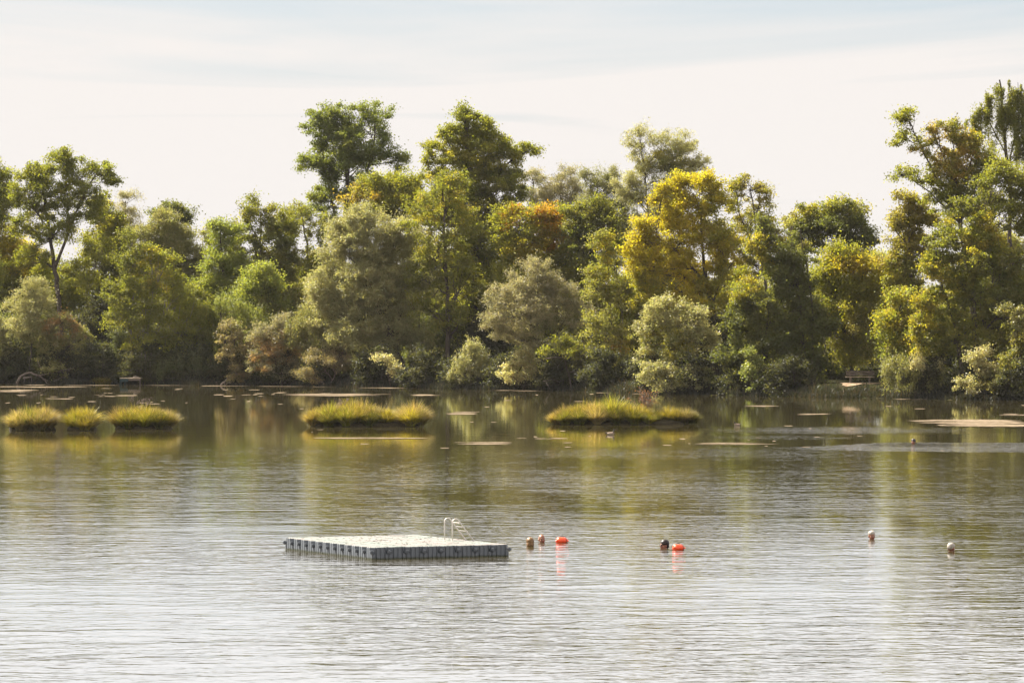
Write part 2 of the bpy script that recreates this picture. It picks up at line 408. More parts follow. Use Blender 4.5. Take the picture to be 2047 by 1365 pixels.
def crown_mesh(name, lobes, style, pal, seed, dens=1.0, patch=None):
    r = np.random.default_rng(seed)
    L, W, cr, nl, cd, droop, mt = STY[style]
    C = []; D = []
    big = []
    for c, R, dl in lobes:
        big.append((c, R*.88, dl))
        ns = int(min(12, 3+R[0]*R[2]*1.2))
        for k in range(ns):
            d = r.normal(size=3)+np.array([0, -.35, .25]); d /= np.linalg.norm(d)
            f = r.uniform(.22, .46)
            big.append((c+d*R*(.98-f*.45), np.array([R[0]*f, R[0]*f, R[2]*f*.85])*1.05, dl*1.15))
    lobes = big
    for li, (c, R, dl) in enumerate(lobes):
        area = math.pi*R[0]*R[2]
        n = max(3, int(cd*area*dens*dl*FOL))
        d = r.normal(size=(n, 3)); d /= np.linalg.norm(d, axis=1)[:, None]
        d[:, 2] = np.where(d[:, 2] < -.75, -d[:, 2], d[:, 2])
        rho = 1-.72*r.random(n)**1.5
        bump = 1+.27*lown(d*2.2, seed+li*13+5, 1.0)+.18*lown(d*5, seed+li*7+3, 1.0)
        p = c+d*R*(rho*bump)[:, None]
        keep = np.ones(n, bool)
        for lj, (c2, R2, d2) in enumerate(lobes):
            if lj == li: continue
            q = (((p-c2)/R2)**2).sum(1)
            keep &= ~((q < .5) & (r.random(n) < .75))
        # open pockets in the crown
        hole = lown(p, seed+99, 1.1)
        keep &= ~((hole > .34) & (r.random(n) < .65))
        C.append(p[keep]); D.append(d[keep])
    C = np.vstack(C); D = np.vstack(D)
    n = len(C)
    cnt = nl
    size = r.uniform(.6, 1.35, n)
    P = np.repeat(C, cnt, 0); DD = np.repeat(D, cnt, 0); S = np.repeat(size, cnt)
    off = r.normal(size=P.shape)*cr*.62
    off[:, 2] *= .62
    # elongate each cluster along its outward twig
    t = r.normal(size=len(P))*cr*.55
    P = P+off*S[:, None]+DD*(t*S)[:, None]
    if droop > 1:
        P[:, 2] -= np.abs(r.normal(size=len(P)))*.85*S; P[:, :2] -= off[:, :2]*.3*S[:, None]
    elif droop > 0:
        P[:, 2] -= (off[:, 0]**2+off[:, 1]**2)*droop*1.5
    elif droop < 0:
        P[:, 2] += np.abs(r.normal(size=len(P)))*.45*S; P[:, :2] -= off[:, :2]*.45*S[:, None]
    bias = DD*.35
    bias[:, 2] += -.9 if droop > 1 else (1.2 if droop < 0 else -.1)
    V, Fc = leaves(P, bias, L, W, r, tri=(mt == 'leaf_grey'))
    k = Fc.shape[1]
    # colours
    pal4 = np.array(PAL[pal])
    n1 = lown(C, seed+1, .45)+.25*r.normal(size=n)
    wt = np.clip(.5+.8*n1, 0, 1)[:, None]
    cc = pal4[2]*(1-wt)+pal4[1]*wt
    cc = .5*cc+.5*pal4[0]
    acc = (lown(C, seed+2, .6)+.35*r.normal(size=n)) > .62
    cc[acc] = .6*cc[acc]+.4*pal4[3]
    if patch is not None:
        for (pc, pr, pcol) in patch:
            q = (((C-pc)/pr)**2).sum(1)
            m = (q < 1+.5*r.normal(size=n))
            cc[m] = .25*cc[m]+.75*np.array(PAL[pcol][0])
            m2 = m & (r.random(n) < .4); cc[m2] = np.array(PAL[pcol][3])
    lc = np.repeat(cc, cnt, 0)*r.uniform(.8, 1.2, (len(P), 1))
    lc[:, 0] *= r.uniform(.9, 1.12, len(P))
    cols = np.repeat(np.clip(lc, 0, 1), k, 0)
    return npmesh(name, V, Fc, cols=cols), C

def bez(a, b, c, n):
    t = np.linspace(0, 1, n)[:, None]
    return (1-t)**2*a+2*t*(1-t)*b+t*t*c

STATS = {'leaf': 0}
def plant(name, label, cat, style, pal, off, lobes, trunks=None, seed=0, dens=1.0, group=None, patch=None, twigs=1.0, tw=.16, bark='bark', deep=.75, limbs=True):
    """lobes: (px, py, rx, ry[, density]) outlines of the crown masses; trunks: list of (polyline of px, base radius m)"""
    r = np.random.default_rng(seed+1000)
    if cat == 'shrub': off -= 1.5      # these hang out over the water
    cx = sum(l[0] for l in lobes)/len(lobes)
    D = shore_px(min(max(cx, 0), 2047))+off
    s = D/F
    cx0 = cx if not trunks else trunks[0][0][0][0]
    X0 = (cx0-1023.5)*s
    base = np.array([X0, D, float(ground_h(X0, D))-.1])
    root = empty(name, base)
    tag(root, label, cat, group)
    LB = []
    for l in lobes:
        px, py, rx, ry = l[:4]; dl = l[4] if len(l) > 4 else 1.0
        dd = r.uniform(-.25, .25)*rx*s if len(lobes) > 1 else 0
        dd -= (.0 if len(lobes) == 1 else .15*ry*s*(py > 600))
        c = wp(px, py, D); c[1] += dd
        LB.append((c, np.array([rx*s, max(rx, .6*ry)*s*deep, ry*s]), dl))
    pt = None
    if patch:
        pt = [(wp(a, b, D), np.array([c_*s, 50, d_*s]), e) for a, b, c_, d_, e in patch]
    me, C = crown_mesh('crown', LB, style, pal, seed, dens, pt)
    me.transform(Matrix.Translation(Vector(-base)))
    STATS['leaf'] += len(me.polygons)
    crown = link('crown', me, M[STY[style][6]], root)
    # wood
    tr = []
    if trunks:
        for poly, rad in trunks:
            P = np.array([wp(a, b, D) for a, b in poly]); P[:, 1] += r.normal(size=len(P))*.15
            tr.append((P, rad))
    else:
        topl = max(LB, key=lambda q: q[0][2])
        b0 = base+np.array([r.uniform(-.2, .2), 0, 0]); c = topl[0]
        mid = (b0+c)/2+np.array([r.uniform(-.4, .4), 0, 0])
        tr.append((bez(b0, mid, c, 6), tw))
    wood_all = []
    for k, (P, rad) in enumerate(tr):
        # resample with slight wiggle
        t = np.linspace(0, len(P)-1, max(8, 3*len(P)))
        Q = np.stack([np.interp(t, np.arange(len(P)), P[:, j]) for j in range(3)], 1)
        Q[1:-1] += r.normal(size=Q[1:-1].shape)*rad*.28
        RR = rad*(1-.72*np.linspace(0, 1, len(Q))); RR[0] *= 1.35
        wood_all.append((Q, RR, k))
    mbs = [MB() for _ in tr]
    for (Q, RR, k) in wood_all: mbs[k].tube(Q, RR, 8)
    if limbs:
        cuts = []
        for (c, R, dl) in LB:
            # limb from the best trunk point to lobe centre
            best = None
            for (Q, RR, k) in wood_all:
                dz = np.linalg.norm(Q-(c-np.array([0, 0, R[2]*.9])), axis=1)+np.maximum(0, Q[:, 2]-c[2])*3
                i = int(np.argmin(dz))
                if best is None or dz[i] < best[0]: best = (dz[i], Q[i], RR[i], k)
            _, q, rq, k = best
            m = (q+c)/2; m[2] -= .1*np.linalg.norm(c-q); m[:2] += r.normal(size=2)*.15
            r0 = max(.035, rq*.6)
            B = bez(q, m, c, 7); B[1:-1] += r.normal(size=B[1:-1].shape)*.06
            mbs[k].tube(B, np.linspace(r0, r0*.55, 7), 6)
            near = np.where((((C-c)/R)**2).sum(1) < 1.5)[0]
            nb = int(min(len(near), (5+1.1*math.pi*R[0]*R[2])*twigs))
            if nb > 0:
                for i in r.choice(near, nb, replace=False):
                    e = C[i]; st = B[r.integers(2, 7)]
                    m = (st+e)/2+np.array([r.normal()*.2, r.normal()*.2, -.12*np.linalg.norm(e-st)])
                    rr = max(.02, r0*.38)
                    mbs[k].tube(bez(st, m, e, 5), np.linspace(rr, .012, 5), 4)
    for k, mb in enumerate(mbs):
        o = mb.build('trunk' if tw > .06 else 'stem', M[bark], root)
        o.data.transform(Matrix.Translation(Vector(-base)))
    return root

T = plant
G_TREE = 'trees along the far shore'
G_SHRUB = 'shrubs along the waterline'
# ---- trees, back to front (pixel outlines of the 2047 px picture)
def build_plants():
    # skyline trees
    T('poplar_tree', 'tall dark green poplar with broad fan crown rising highest above the middle of the wood', 'tree', 'clump', 'poplar', 34,
      [(655, 255, 48, 50), (735, 245, 52, 46), (695, 310, 66, 62), (625, 325, 36, 24, .8), (608, 322, 24, 14, .7), (756, 300, 36, 44, .8), (795, 322, 20, 18, .8), (660, 385, 44, 44, .9), (715, 390, 45, 40, .8), (640, 420, 40, 30, .7), (690, 450, 30, 40, .5)],
      [([(682, 745), (686, 560), (690, 430), (694, 330), (697, 230)], .34), ([(688, 500), (664, 400), (645, 300), (636, 240)], .14), ([(690, 470), (725, 380), (745, 300), (752, 230)], .14)], 11, dens=.8, twigs=1.4)
    T('oak_tree', 'tall yellow-tinged green tree with jagged crown and long limb reaching right, beside the poplar', 'tree', 'clump', 'ygreen', 22,
      [(930, 245, 34, 34), (965, 262, 36, 34), (885, 300, 38, 40), (935, 320, 62, 55), (1000, 310, 46, 38), (1045, 302, 28, 12, .8), (870, 345, 34, 36), (960, 390, 80, 60), (1010, 370, 40, 40), (890, 420, 50, 60), (960, 470, 70, 60), (1000, 560, 60, 80, .8), (930, 600, 60, 90, .8)],
      [([(955, 748), (950, 560), (948, 430), (940, 320), (930, 235)], .36), ([(948, 430), (985, 350), (1030, 315), (1068, 296)], .12)], 12, dens=.95, twigs=1.2,
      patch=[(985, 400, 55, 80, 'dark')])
    T('alder_tree', 'green alder with straight bare dark trunk standing in front of the tall jagged tree', 'tree', 'loose', 'green', 8,
      [(890, 400, 50, 50), (850, 440, 46, 50), (920, 450, 44, 50), (875, 500, 60, 50, .9), (840, 550, 40, 50, .7), (925, 560, 46, 60, .7), (860, 620, 46, 50, .55), (915, 650, 40, 50, .5)],
      [([(898, 745), (895, 640), (890, 520), (888, 430), (886, 370)], .2)], 13, dens=.95, patch=[(870, 420, 70, 70, 'ygreen')])
    T('maple_tree', 'golden green round tree filling the gap between poplar and tall jagged tree', 'tree', 'broad', 'ygreen', 20,
      [(740, 375, 38, 28), (715, 400, 36, 28), (790, 380, 44, 34), (820, 400, 36, 50), (770, 420, 60, 44)], None, 14, dens=1.0, patch=[(715, 400, 40, 30, 'bronze')])
    T('ash_tree', 'thin open green tree with sky showing through beneath the poplar', 'tree', 'loose', 'green', 26,
      [(590, 430, 34, 28), (620, 450, 36, 34, .8), (570, 470, 34, 40), (645, 480, 34, 40, .7), (610, 540, 50, 44, .9), (660, 550, 30, 50), (560, 560, 50, 60)],
      [([(620, 745), (618, 560), (612, 480), (600, 420)], .16), ([(618, 560), (640, 490), (660, 450)], .08)], 15, dens=.75)
    T('linden_tree', 'dark green tree with pointed top left of the poplar', 'tree', 'clump', 'green', 16,
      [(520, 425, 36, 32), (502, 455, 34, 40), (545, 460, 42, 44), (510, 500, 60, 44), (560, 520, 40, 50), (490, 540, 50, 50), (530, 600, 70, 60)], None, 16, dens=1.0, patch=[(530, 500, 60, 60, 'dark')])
    T('elder_tree', 'bright light green leafy bush-like tree left of the dark pointed tree', 'tree', 'broad', 'bright', 12,
      [(455, 480, 30, 34), (440, 520, 38, 46), (480, 540, 36, 50), (430, 580, 40, 40), (470, 610, 50, 40), (440, 450, 16, 16, .7)], None, 17)
    T('elder_tree', 'low rounded light green tree with a hollow painted dark behind the brown waterside shrubs', 'tree', 'broad', 'bright', 6,
      [(522, 560, 34, 36), (500, 590, 36, 40), (545, 600, 34, 44), (520, 640, 50, 40)], None, 18, patch=[(545, 615, 30, 40, 'dark')])  # dark patch: shade of the hollow put into the leaf colour
    T('big_oak_tree', 'large spreading open tree with dark forked trunk near the left end of the shore', 'tree', 'clump', 'ygreen', 10,
      [(120, 322, 40, 22), (95, 345, 42, 26), (160, 345, 46, 28), (200, 345, 26, 24), (222, 366, 20, 10, .8), (60, 372, 36, 28), (115, 385, 50, 30, .8), (175, 385, 40, 26, .7), (75, 420, 46, 34), (140, 430, 50, 30, .7), (195, 425, 34, 26, .7), (50, 460, 30, 26, .8), (110, 470, 60, 26, .5), (190, 500, 44, 36, .7), (70, 510, 40, 34, .5), (170, 560, 50, 36, .5)],
      [([(120, 745), (120, 620), (112, 560), (106, 520), (98, 460), (88, 400), (80, 350)], .27), ([(108, 535), (132, 480), (150, 430), (172, 385), (196, 340)], .15), ([(98, 460), (70, 420), (40, 400)], .08), ([(134, 478), (136, 400), (128, 330)], .08), ([(118, 590), (150, 575), (185, 570)], .06)], 19, dens=.62, twigs=2.2)
    T('lime_tree', 'yellow green tree cut off by the left edge of the photo', 'tree', 'broad', 'ygreen', 18,
      [(-8, 350, 30, 34), (8, 400, 36, 44), (-10, 460, 40, 60), (30, 520, 44, 50), (0, 580, 50, 60), (60, 560, 50, 60)], None, 20, patch=[(20, 500, 60, 50, 'yellow')])
    T('hazel_tree', 'mid green tree behind the right limbs of the large forked tree', 'tree', 'broad', 'green', 18,
      [(210, 420, 34, 34), (235, 460, 38, 44), (200, 500, 40, 50), (250, 540, 40, 60), (160, 610, 60, 50), (215, 600, 60, 60)], None, 21, patch=[(215, 430, 40, 40, 'ygreen')])
    T('birch_sapling', 'thin pale airy tree top poking up beside the olive willow', 'tree', 'finer', 'grey', 22,
      [(252, 402, 24, 24, .6), (262, 440, 26, 30, .7), (245, 480, 30, 40)], None, 22, dens=.7)
    T('pine_tree', 'dark flat-topped tree peeping out just above the olive willow', 'tree', 'clump', 'dark', 34,
      [(335, 418, 26, 11), (365, 424, 22, 16), (375, 442, 12, 14), (312, 425, 16, 11), (345, 480, 30, 60)], None, 23)
    T('olive_willow', 'rounded dull olive willow behind the green tree over the jetty', 'tree', 'fine', 'olive', 16,
      [(330, 455, 44, 36), (300, 490, 42, 40), (365, 500, 40, 50), (385, 550, 36, 50), (330, 540, 60, 50), (400, 610, 40, 50)], None, 24)
    T('alder_tree', 'leafy green alder with slim pale trunks growing beside the small jetty', 'tree', 'loose', 'green', 3,
      [(300, 520, 36, 36), (262, 540, 40, 44), (325, 545, 38, 40), (240, 590, 42, 40), (290, 600, 56, 44), (345, 600, 38, 44), (235, 635, 40, 40), (290, 660, 60, 40), (350, 655, 50, 44), (400, 650, 30, 50, .7), (265, 500, 30, 40, .8)],
      [([(257, 750), (262, 700), (262, 640), (270, 560)], .17), ([(284, 750), (282, 710), (290, 640)], .07), ([(292, 750), (290, 700), (300, 640), (306, 560)], .09), ([(298, 750), (303, 700), (320, 640)], .06)], 25, bark='bark_pale', dens=.95, patch=[(320, 530, 40, 50, 'ygreen')])
    T('alder_tree', 'slender yellow-green alder over the dark reed bank', 'tree', 'loose', 'ygreen', 6,
      [(375, 590, 26, 30), (400, 620, 34, 40), (365, 640, 34, 50, .8), (420, 660, 30, 40, .8), (395, 690, 40, 40, .6)], None, 26, patch=[(380, 690, 60, 50, 'dark')])
    # big willow and middle
    T('willow_tree', 'very large round pale olive willow leaning over the water in the middle left', 'tree', 'fine', 'sage', 5,
      [(728, 468, 66, 48), (688, 500, 56, 52), (795, 488, 58, 54), (740, 540, 70, 50), (665, 570, 56, 54), (812, 575, 54, 60), (745, 600, 80, 64), (650, 620, 42, 52), (700, 650, 64, 56), (790, 650, 58, 60), (740, 700, 60, 44, .8), (830, 690, 34, 44, .8)],
      [([(810, 760), (795, 700), (765, 640), (740, 560), (732, 480)], .24), ([(800, 735), (835, 690), (840, 620)], .1)], 27, dens=1.0)
    T('orange_maple', 'rounded tree turning orange and yellow behind the big grey shrub', 'tree', 'broad', 'ygreen', 14,
      [(1020, 435, 34, 28), (1075, 440, 44, 32), (1110, 450, 34, 34), (1040, 480, 50, 40), (1100, 500, 56, 44), (1145, 510, 34, 44), (1030, 540, 44, 50), (1080, 560, 60, 50), (1150, 580, 44, 60)], None, 28,
      patch=[(1020, 430, 26, 28, 'orange'), (1095, 430, 34, 30, 'orange'), (1110, 480, 30, 18, 'orange'), (1060, 500, 50, 20, 'yellow')])
    T('hornbeam_tree', 'deep green tree between the orange tree and the yellow tree', 'tree', 'clump', 'green', 18,
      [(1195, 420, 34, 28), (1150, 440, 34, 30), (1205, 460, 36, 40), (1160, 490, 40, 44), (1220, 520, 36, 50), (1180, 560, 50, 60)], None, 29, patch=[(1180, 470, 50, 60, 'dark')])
    T('grey_willow', 'round brownish grey willow top on the skyline right of the tall jagged tree', 'tree', 'finer', 'grey', 30,
      [(1120, 368, 38, 36), (1090, 395, 34, 34), (1145, 400, 34, 34), (1110, 440, 50, 44)], None, 30, twigs=2)
    T('grey_willow', 'low olive grey willow between the round brownish one and the tallest grey one', 'tree', 'finer', 'olive', 32,
      [(1180, 370, 26, 34), (1215, 385, 44, 50), (1190, 420, 40, 40), (1240, 430, 40, 50), (1220, 490, 50, 50)], None, 31, twigs=2)
    T('grey_willow', 'tallest pale grey-green willow crowning the skyline behind the yellow tree', 'tree', 'finer', 'sage', 34,
      [(1280, 285, 34, 34), (1320, 300, 40, 40), (1372, 300, 40, 36), (1390, 335, 28, 34, .8), (1290, 345, 46, 50), (1350, 360, 50, 44), (1260, 390, 36, 44), (1320, 430, 60, 50)], None, 32, twigs=2.2, patch=[(1330, 330, 40, 36, 'green')])
    T('birch_sapling', 'faint thin pale treetop against the sky right of the long reaching limb', 'tree', 'finer', 'grey', 36,
      [(1065, 355, 16, 22, .35), (1060, 400, 20, 40, .5)], None, 33, dens=.5)
    T('field_maple', 'broad bright golden yellow tree in autumn leaf right of the middle', 'tree', 'clump', 'yellow', 9,
      [(1350, 375, 36, 26), (1400, 365, 42, 26), (1430, 400, 46, 36), (1370, 420, 56, 40), (1310, 450, 44, 30), (1280, 485, 36, 28), (1350, 480, 60, 36), (1430, 480, 54, 44), (1290, 530, 44, 36), (1360, 540, 56, 44), (1440, 550, 50, 50), (1300, 580, 44, 44), (1390, 600, 60, 44), (1320, 400, 22, 22, .8)],
      [([(1430, 748), (1424, 620), (1412, 570), (1405, 500), (1400, 420)], .24), ([(1420, 600), (1390, 540), (1350, 500), (1310, 470)], .12), ([(1424, 610), (1445, 550), (1470, 520)], .1)], 34, dens=1.0, twigs=1.5,
      patch=[(1300, 600, 60, 60, 'ygreen'), (1460, 600, 70, 60, 'green'), (1440, 430, 40, 50, 'ygreen')])
    T('oak_sapling', 'narrow thin-leaved tree with bronze top behind the golden tree', 'tree', 'loose', 'bronze', 16,
      [(1500, 372, 28, 26, .7), (1475, 395, 24, 36, .7), (1520, 410, 30, 40, .8), (1495, 450, 44, 44), (1540, 470, 30, 44), (1500, 520, 50, 44)],
      [([(1545, 748), (1530, 560), (1512, 480), (1500, 380)], .14), ([(1520, 520), (1482, 440), (1470, 390)], .08)], 35, dens=.8, twigs=2, patch=[(1450, 370, 30, 40, 'green'), (1520, 480, 40, 60, 'ygreen')])
    T('hawthorn_tree', 'slim olive tree with many thin dark stems right of the grey shrub', 'tree', 'loose', 'olive', 5,
      [(1205, 490, 24, 28), (1225, 530, 34, 40), (1190, 570, 34, 44), (1235, 600, 34, 50), (1200, 650, 40, 50), (1240, 690, 30, 44), (1215, 720, 40, 30, .6)],
      [([(1228, 760), (1222, 640), (1215, 520)], .09), ([(1238, 760), (1245, 640), (1232, 540)], .06)], 36, patch=[(1215, 520, 40, 50, 'ygreen'), (1240, 690, 14, 22, 'orange')])
    T('willow_shrub', 'broad round brownish grey shrub overhanging the water in the middle of the shore', 'shrub', 'finer', 'grey', 3,
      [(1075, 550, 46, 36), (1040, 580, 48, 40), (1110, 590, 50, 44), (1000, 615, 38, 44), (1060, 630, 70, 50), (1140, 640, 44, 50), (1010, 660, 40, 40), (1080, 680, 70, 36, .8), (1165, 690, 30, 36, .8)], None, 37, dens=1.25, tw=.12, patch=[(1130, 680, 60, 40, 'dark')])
    T('willow_shrub', 'pale sage bush with round leafy top below the golden tree', 'shrub', 'shrub', 'sage', 3,
      [(1325, 625, 44, 34), (1375, 640, 44, 40), (1300, 660, 38, 38), (1350, 680, 60, 44), (1410, 690, 36, 40), (1290, 705, 32, 30)], None, 38, dens=.8, tw=.1, patch=[(1340, 690, 50, 30, 'green')])
    T('alder_tree', 'large dark green tree with drooping branches over the water left of the bench', 'tree', 'clump', 'dark', 4,
      [(1530, 520, 40, 40), (1570, 550, 46, 46), (1500, 580, 46, 50), (1550, 620, 60, 50), (1610, 600, 44, 56), (1480, 650, 40, 44), (1530, 690, 56, 40), (1600, 680, 50, 50), (1640, 660, 30, 50), (1560, 740, 60, 34, .8), (1640, 740, 34, 34, .8), (1460, 720, 34, 40, .7), (1520, 470, 30, 30, .8), (1600, 510, 36, 44, .8)],
      [([(1608, 775), (1604, 700), (1598, 600), (1585, 520)], .22), ([(1530, 770), (1528, 680), (1540, 600)], .12), ([(1622, 775), (1625, 620), (1610, 520), (1598, 455)], .1)], 39, dens=1.0, patch=[(1510, 530, 40, 60, 'ygreen'), (1475, 560, 30, 50, 'ygreen')])
    T('chestnut_tree', 'dark dome-shaped chestnut on the skyline left of the tall group at the end', 'tree', 'clump', 'dark', 24,
      [(1625, 425, 34, 22), (1675, 420, 44, 24), (1715, 445, 32, 30), (1650, 460, 60, 40), (1700, 480, 46, 44), (1730, 500, 30, 50), (1600, 470, 36, 44)], None, 40, dens=1.1, patch=[(1660, 420, 100, 20, 'green')])
    T('bare_sapling', 'bare grey twigs rising between the bronze tree and the dark dome', 'tree', 'loose', 'olive', 14,
      [(1582, 450, 22, 36, .15), (1590, 500, 28, 40, .35)], None, 41, dens=.35, twigs=4, bark='bare_twig')
    T('bare_sapling', 'bare twigs sticking up from the dip left of the light green tree', 'tree', 'loose', 'olive', 24,
      [(420, 470, 22, 26, .10), (425, 500, 28, 30, .4)], None, 42, dens=.3, twigs=4, bark='bare_twig')
    T('willow_tree', 'yellow green willow behind the wooden bench', 'tree', 'broad', 'ygreen', 12,
      [(1690, 520, 40, 34), (1735, 540, 34, 40), (1670, 570, 44, 44), (1725, 590, 50, 44), (1690, 640, 60, 50), (1740, 660, 40, 50), (1700, 700, 50, 34), (1650, 640, 30, 60)],
      [([(1705, 750), (1680, 640), (1662, 580), (1650, 540)], .15), ([(1684, 650), (1700, 600), (1715, 540)], .09)], 43, patch=[(1700, 530, 50, 20, 'yellow'), (1730, 660, 30, 50, 'olive')])
    T('oak_tree', 'bronze-brown tinged tree below the tall bare-limbed tree', 'tree', 'clump', 'bronze', 14,
      [(1815, 415, 30, 30), (1845, 440, 34, 34), (1790, 460, 28, 40), (1825, 490, 44, 40), (1785, 520, 34, 30), (1850, 530, 40, 44), (1800, 570, 44, 44)], None, 44, twigs=1.5, dens=.9, patch=[(1800, 560, 60, 50, 'green')])
    T('poplar_tree', 'tall yellowish tree with long open limbs stretching left into the sky', 'tree', 'loose', 'ygreen', 8,
      [(1815, 240, 20, 26, .8), (1800, 275, 22, 20, .7), (1840, 290, 20, 26, .7), (1872, 275, 16, 34, .8), (1905, 270, 26, 28), (1945, 290, 34, 34), (1800, 348, 24, 16, .7), (1835, 358, 26, 16, .7), (1890, 330, 30, 34, .8), (1935, 350, 44, 44), (1870, 380, 30, 26, .7), (1915, 410, 50, 40), (1965, 400, 40, 50), (1985, 330, 40, 34), (1925, 305, 36, 30), (1880, 350, 24, 30, .8)],
      [([(1950, 765), (1945, 600), (1925, 480), (1912, 400), (1905, 300)], .26), ([(1918, 440), (1880, 370), (1842, 300), (1812, 225)], .09), ([(1918, 445), (1860, 385), (1810, 350)], .08), ([(1908, 360), (1880, 300), (1870, 250)], .06), ([(1915, 400), (1940, 330), (1950, 270)], .08)], 45, dens=1.4, twigs=2, patch=[(1900, 300, 60, 60, 'bronze')])
    T('weeping_birch', 'tall birch with hanging dark strands behind the open-limbed tree', 'tree', 'weep', 'green', 20,
      [(2000, 175, 16, 18), (2032, 185, 14, 20), (1962, 220, 18, 18), (1935, 240, 20, 12), (2010, 230, 26, 30), (2040, 250, 24, 40), (2050, 300, 20, 36), (1985, 270, 26, 30, .7), (1978, 205, 12, 18, .8), (2018, 200, 18, 34, .8), (2045, 205, 14, 34, .8), (1950, 262, 18, 16, .7), (2030, 300, 26, 30)],
      [([(2020, 748), (2022, 500), (2015, 330), (2005, 220), (1998, 160)], .2), ([(2012, 310), (1980, 250), (1958, 205)], .05), ([(2015, 330), (2035, 240), (2034, 165)], .06)], 46, dens=1.5, twigs=1.2)
    T('oak_tree', 'massive dark green tree filling the right end of the shore', 'tree', 'clump', 'green', 4,
      [(1990, 360, 44, 40), (2045, 380, 40, 50), (1945, 430, 46, 44), (2010, 440, 56, 50), (1900, 480, 44, 40), (1960, 510, 60, 50), (2040, 520, 50, 60), (1880, 550, 44, 50), (1940, 590, 60, 50), (2010, 610, 60, 60), (1860, 620, 40, 50), (1920, 670, 56, 50), (1990, 690, 50, 44, .8), (1850, 680, 40, 40, .8), (2050, 680, 40, 60)],
      [([(1926, 765), (1908, 650), (1885, 580), (1870, 500)], .17), ([(1954, 770), (1950, 650), (1944, 560), (1960, 450)], .2), ([(1840, 755), (1836, 660), (1850, 590)], .1)], 47, dens=.95, twigs=1.2,
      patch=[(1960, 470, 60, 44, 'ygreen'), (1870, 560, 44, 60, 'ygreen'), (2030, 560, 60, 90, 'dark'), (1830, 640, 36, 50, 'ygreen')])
    T('lime_tree', 'leafy light green tree just right of the bench clearing', 'tree', 'broad', 'bright', 8,
      [(1800, 610, 34, 34), (1775, 640, 30, 34), (1815, 660, 36, 40), (1785, 690, 36, 34)], None, 48, patch=[(1790, 640, 60, 60, 'ygreen')])
    # shrubs at the water
    T('willow_shrub', 'pale grey-green small willow with curved dark stem near the left edge', 'shrub', 'finer', 'sage', 2.5,
      [(62, 575, 32, 28), (45, 610, 34, 36), (85, 615, 34, 40), (60, 650, 46, 34), (30, 665, 30, 30, .8)],
      [([(58, 762), (60, 720), (66, 670), (72, 620), (68, 580)], .09)], 50, dens=1.2, tw=.1)
    T('willow_shrub', 'pale leafy bush half cut by the left edge', 'shrub', 'shrub', 'sage', 2, [(-4, 665, 22, 40), (2, 710, 20, 26)], None, 51, tw=.05)
    T('dogwood_shrub', 'rust tinged olive bush above the fallen branches', 'shrub', 'shrub', 'olive', 2.5,
      [(120, 650, 34, 26), (95, 675, 36, 30), (150, 680, 36, 34), (120, 710, 50, 30), (165, 720, 28, 24), (110, 738, 40, 14, .8)], None, 52, dens=.9, tw=.06, patch=[(125, 660, 40, 26, 'rust')])
    T('bramble_shrub', 'low dark thicket behind the bright grass tuft', 'shrub', 'shrub', 'dark', 5, [(210, 720, 40, 30), (170, 745, 40, 20), (30, 740, 44, 24), (240, 690, 30, 40, .6)], None, 53, tw=.05)
    T('reed_bank', 'dark green reedy bank right of the jetty', 'reeds', 'upright', 'dark', 1.5, [(330, 752, 26, 12), (365, 745, 30, 16), (400, 740, 30, 22), (425, 745, 24, 18)], None, 54, tw=.03)
    T('dogwood_shrub', 'reddish brown bush beside the leaning driftwood', 'shrub', 'shrub', 'rust', 2,
      [(470, 665, 30, 26), (450, 700, 26, 34), (485, 710, 30, 34), (475, 745, 30, 20, .8)], None, 55, tw=.05, patch=[(490, 640, 30, 24, 'olive')])
    T('willow_shrub', 'feathery pale green upright bush above the reddish brown bush', 'shrub', 'upright', 'bright', 4, [(470, 630, 34, 22), (500, 650, 34, 24), (440, 625, 20, 20)], None, 56, tw=.05)
    T('willow_shrub', 'pinkish grey feathery bush left of the very large willow', 'shrub', 'finer', 'grey', 2,
      [(555, 655, 34, 28), (530, 690, 34, 34), (580, 690, 36, 36), (550, 725, 44, 34), (590, 745, 30, 22, .8)], None, 57, dens=1.2, tw=.06, patch=[(560, 700, 50, 40, 'rust')])
    T('willow_shrub', 'greenish feathery bush directly at the foot of the very large willow', 'shrub', 'upright', 'olive', 2.5,
      [(620, 650, 34, 28), (600, 680, 30, 30), (645, 690, 36, 36)], None, 58, tw=.05)
    T('dogwood_shrub', 'brown twiggy bush with bare stems under the very large willow', 'shrub', 'finer', 'rust', 1.5,
      [(640, 720, 34, 26), (672, 735, 30, 26, .8), (620, 745, 26, 18, .8), (690, 700, 26, 30, .7)], None, 59, dens=.8, twigs=4, tw=.05, bark='bare_twig')
    T('willow_shrub', 'small pale leafy spray hanging to the water under the very large willow', 'shrub', 'shrub', 'pale', 1, [(770, 722, 24, 12), (788, 745, 14, 18)], None, 60, tw=.04)
    T('willow_shrub', 'low silvery bush on the waterline right of the bare straight trunk', 'shrub', 'upright', 'sage', 1.5, [(945, 720, 26, 24), (925, 745, 30, 22), (965, 748, 26, 20)], None, 61, tw=.04)
    T('willow_shrub', 'small yellowish-leaved bush on the waterline under the broad brownish grey shrub', 'shrub', 'shrub', 'pale', 1.2, [(1050, 722, 30, 22), (1025, 748, 34, 22), (1065, 750, 26, 18, .8)], None, 62, tw=.04)
    T('alder_shrub', 'dark bush with a few lit green sprays reaching right over the water', 'shrub', 'loose', 'green', 2.5, [(1120, 690, 34, 16), (1160, 700, 40, 20), (1110, 705, 30, 10), (1190, 715, 36, 20, .7)], None, 63, tw=.06)
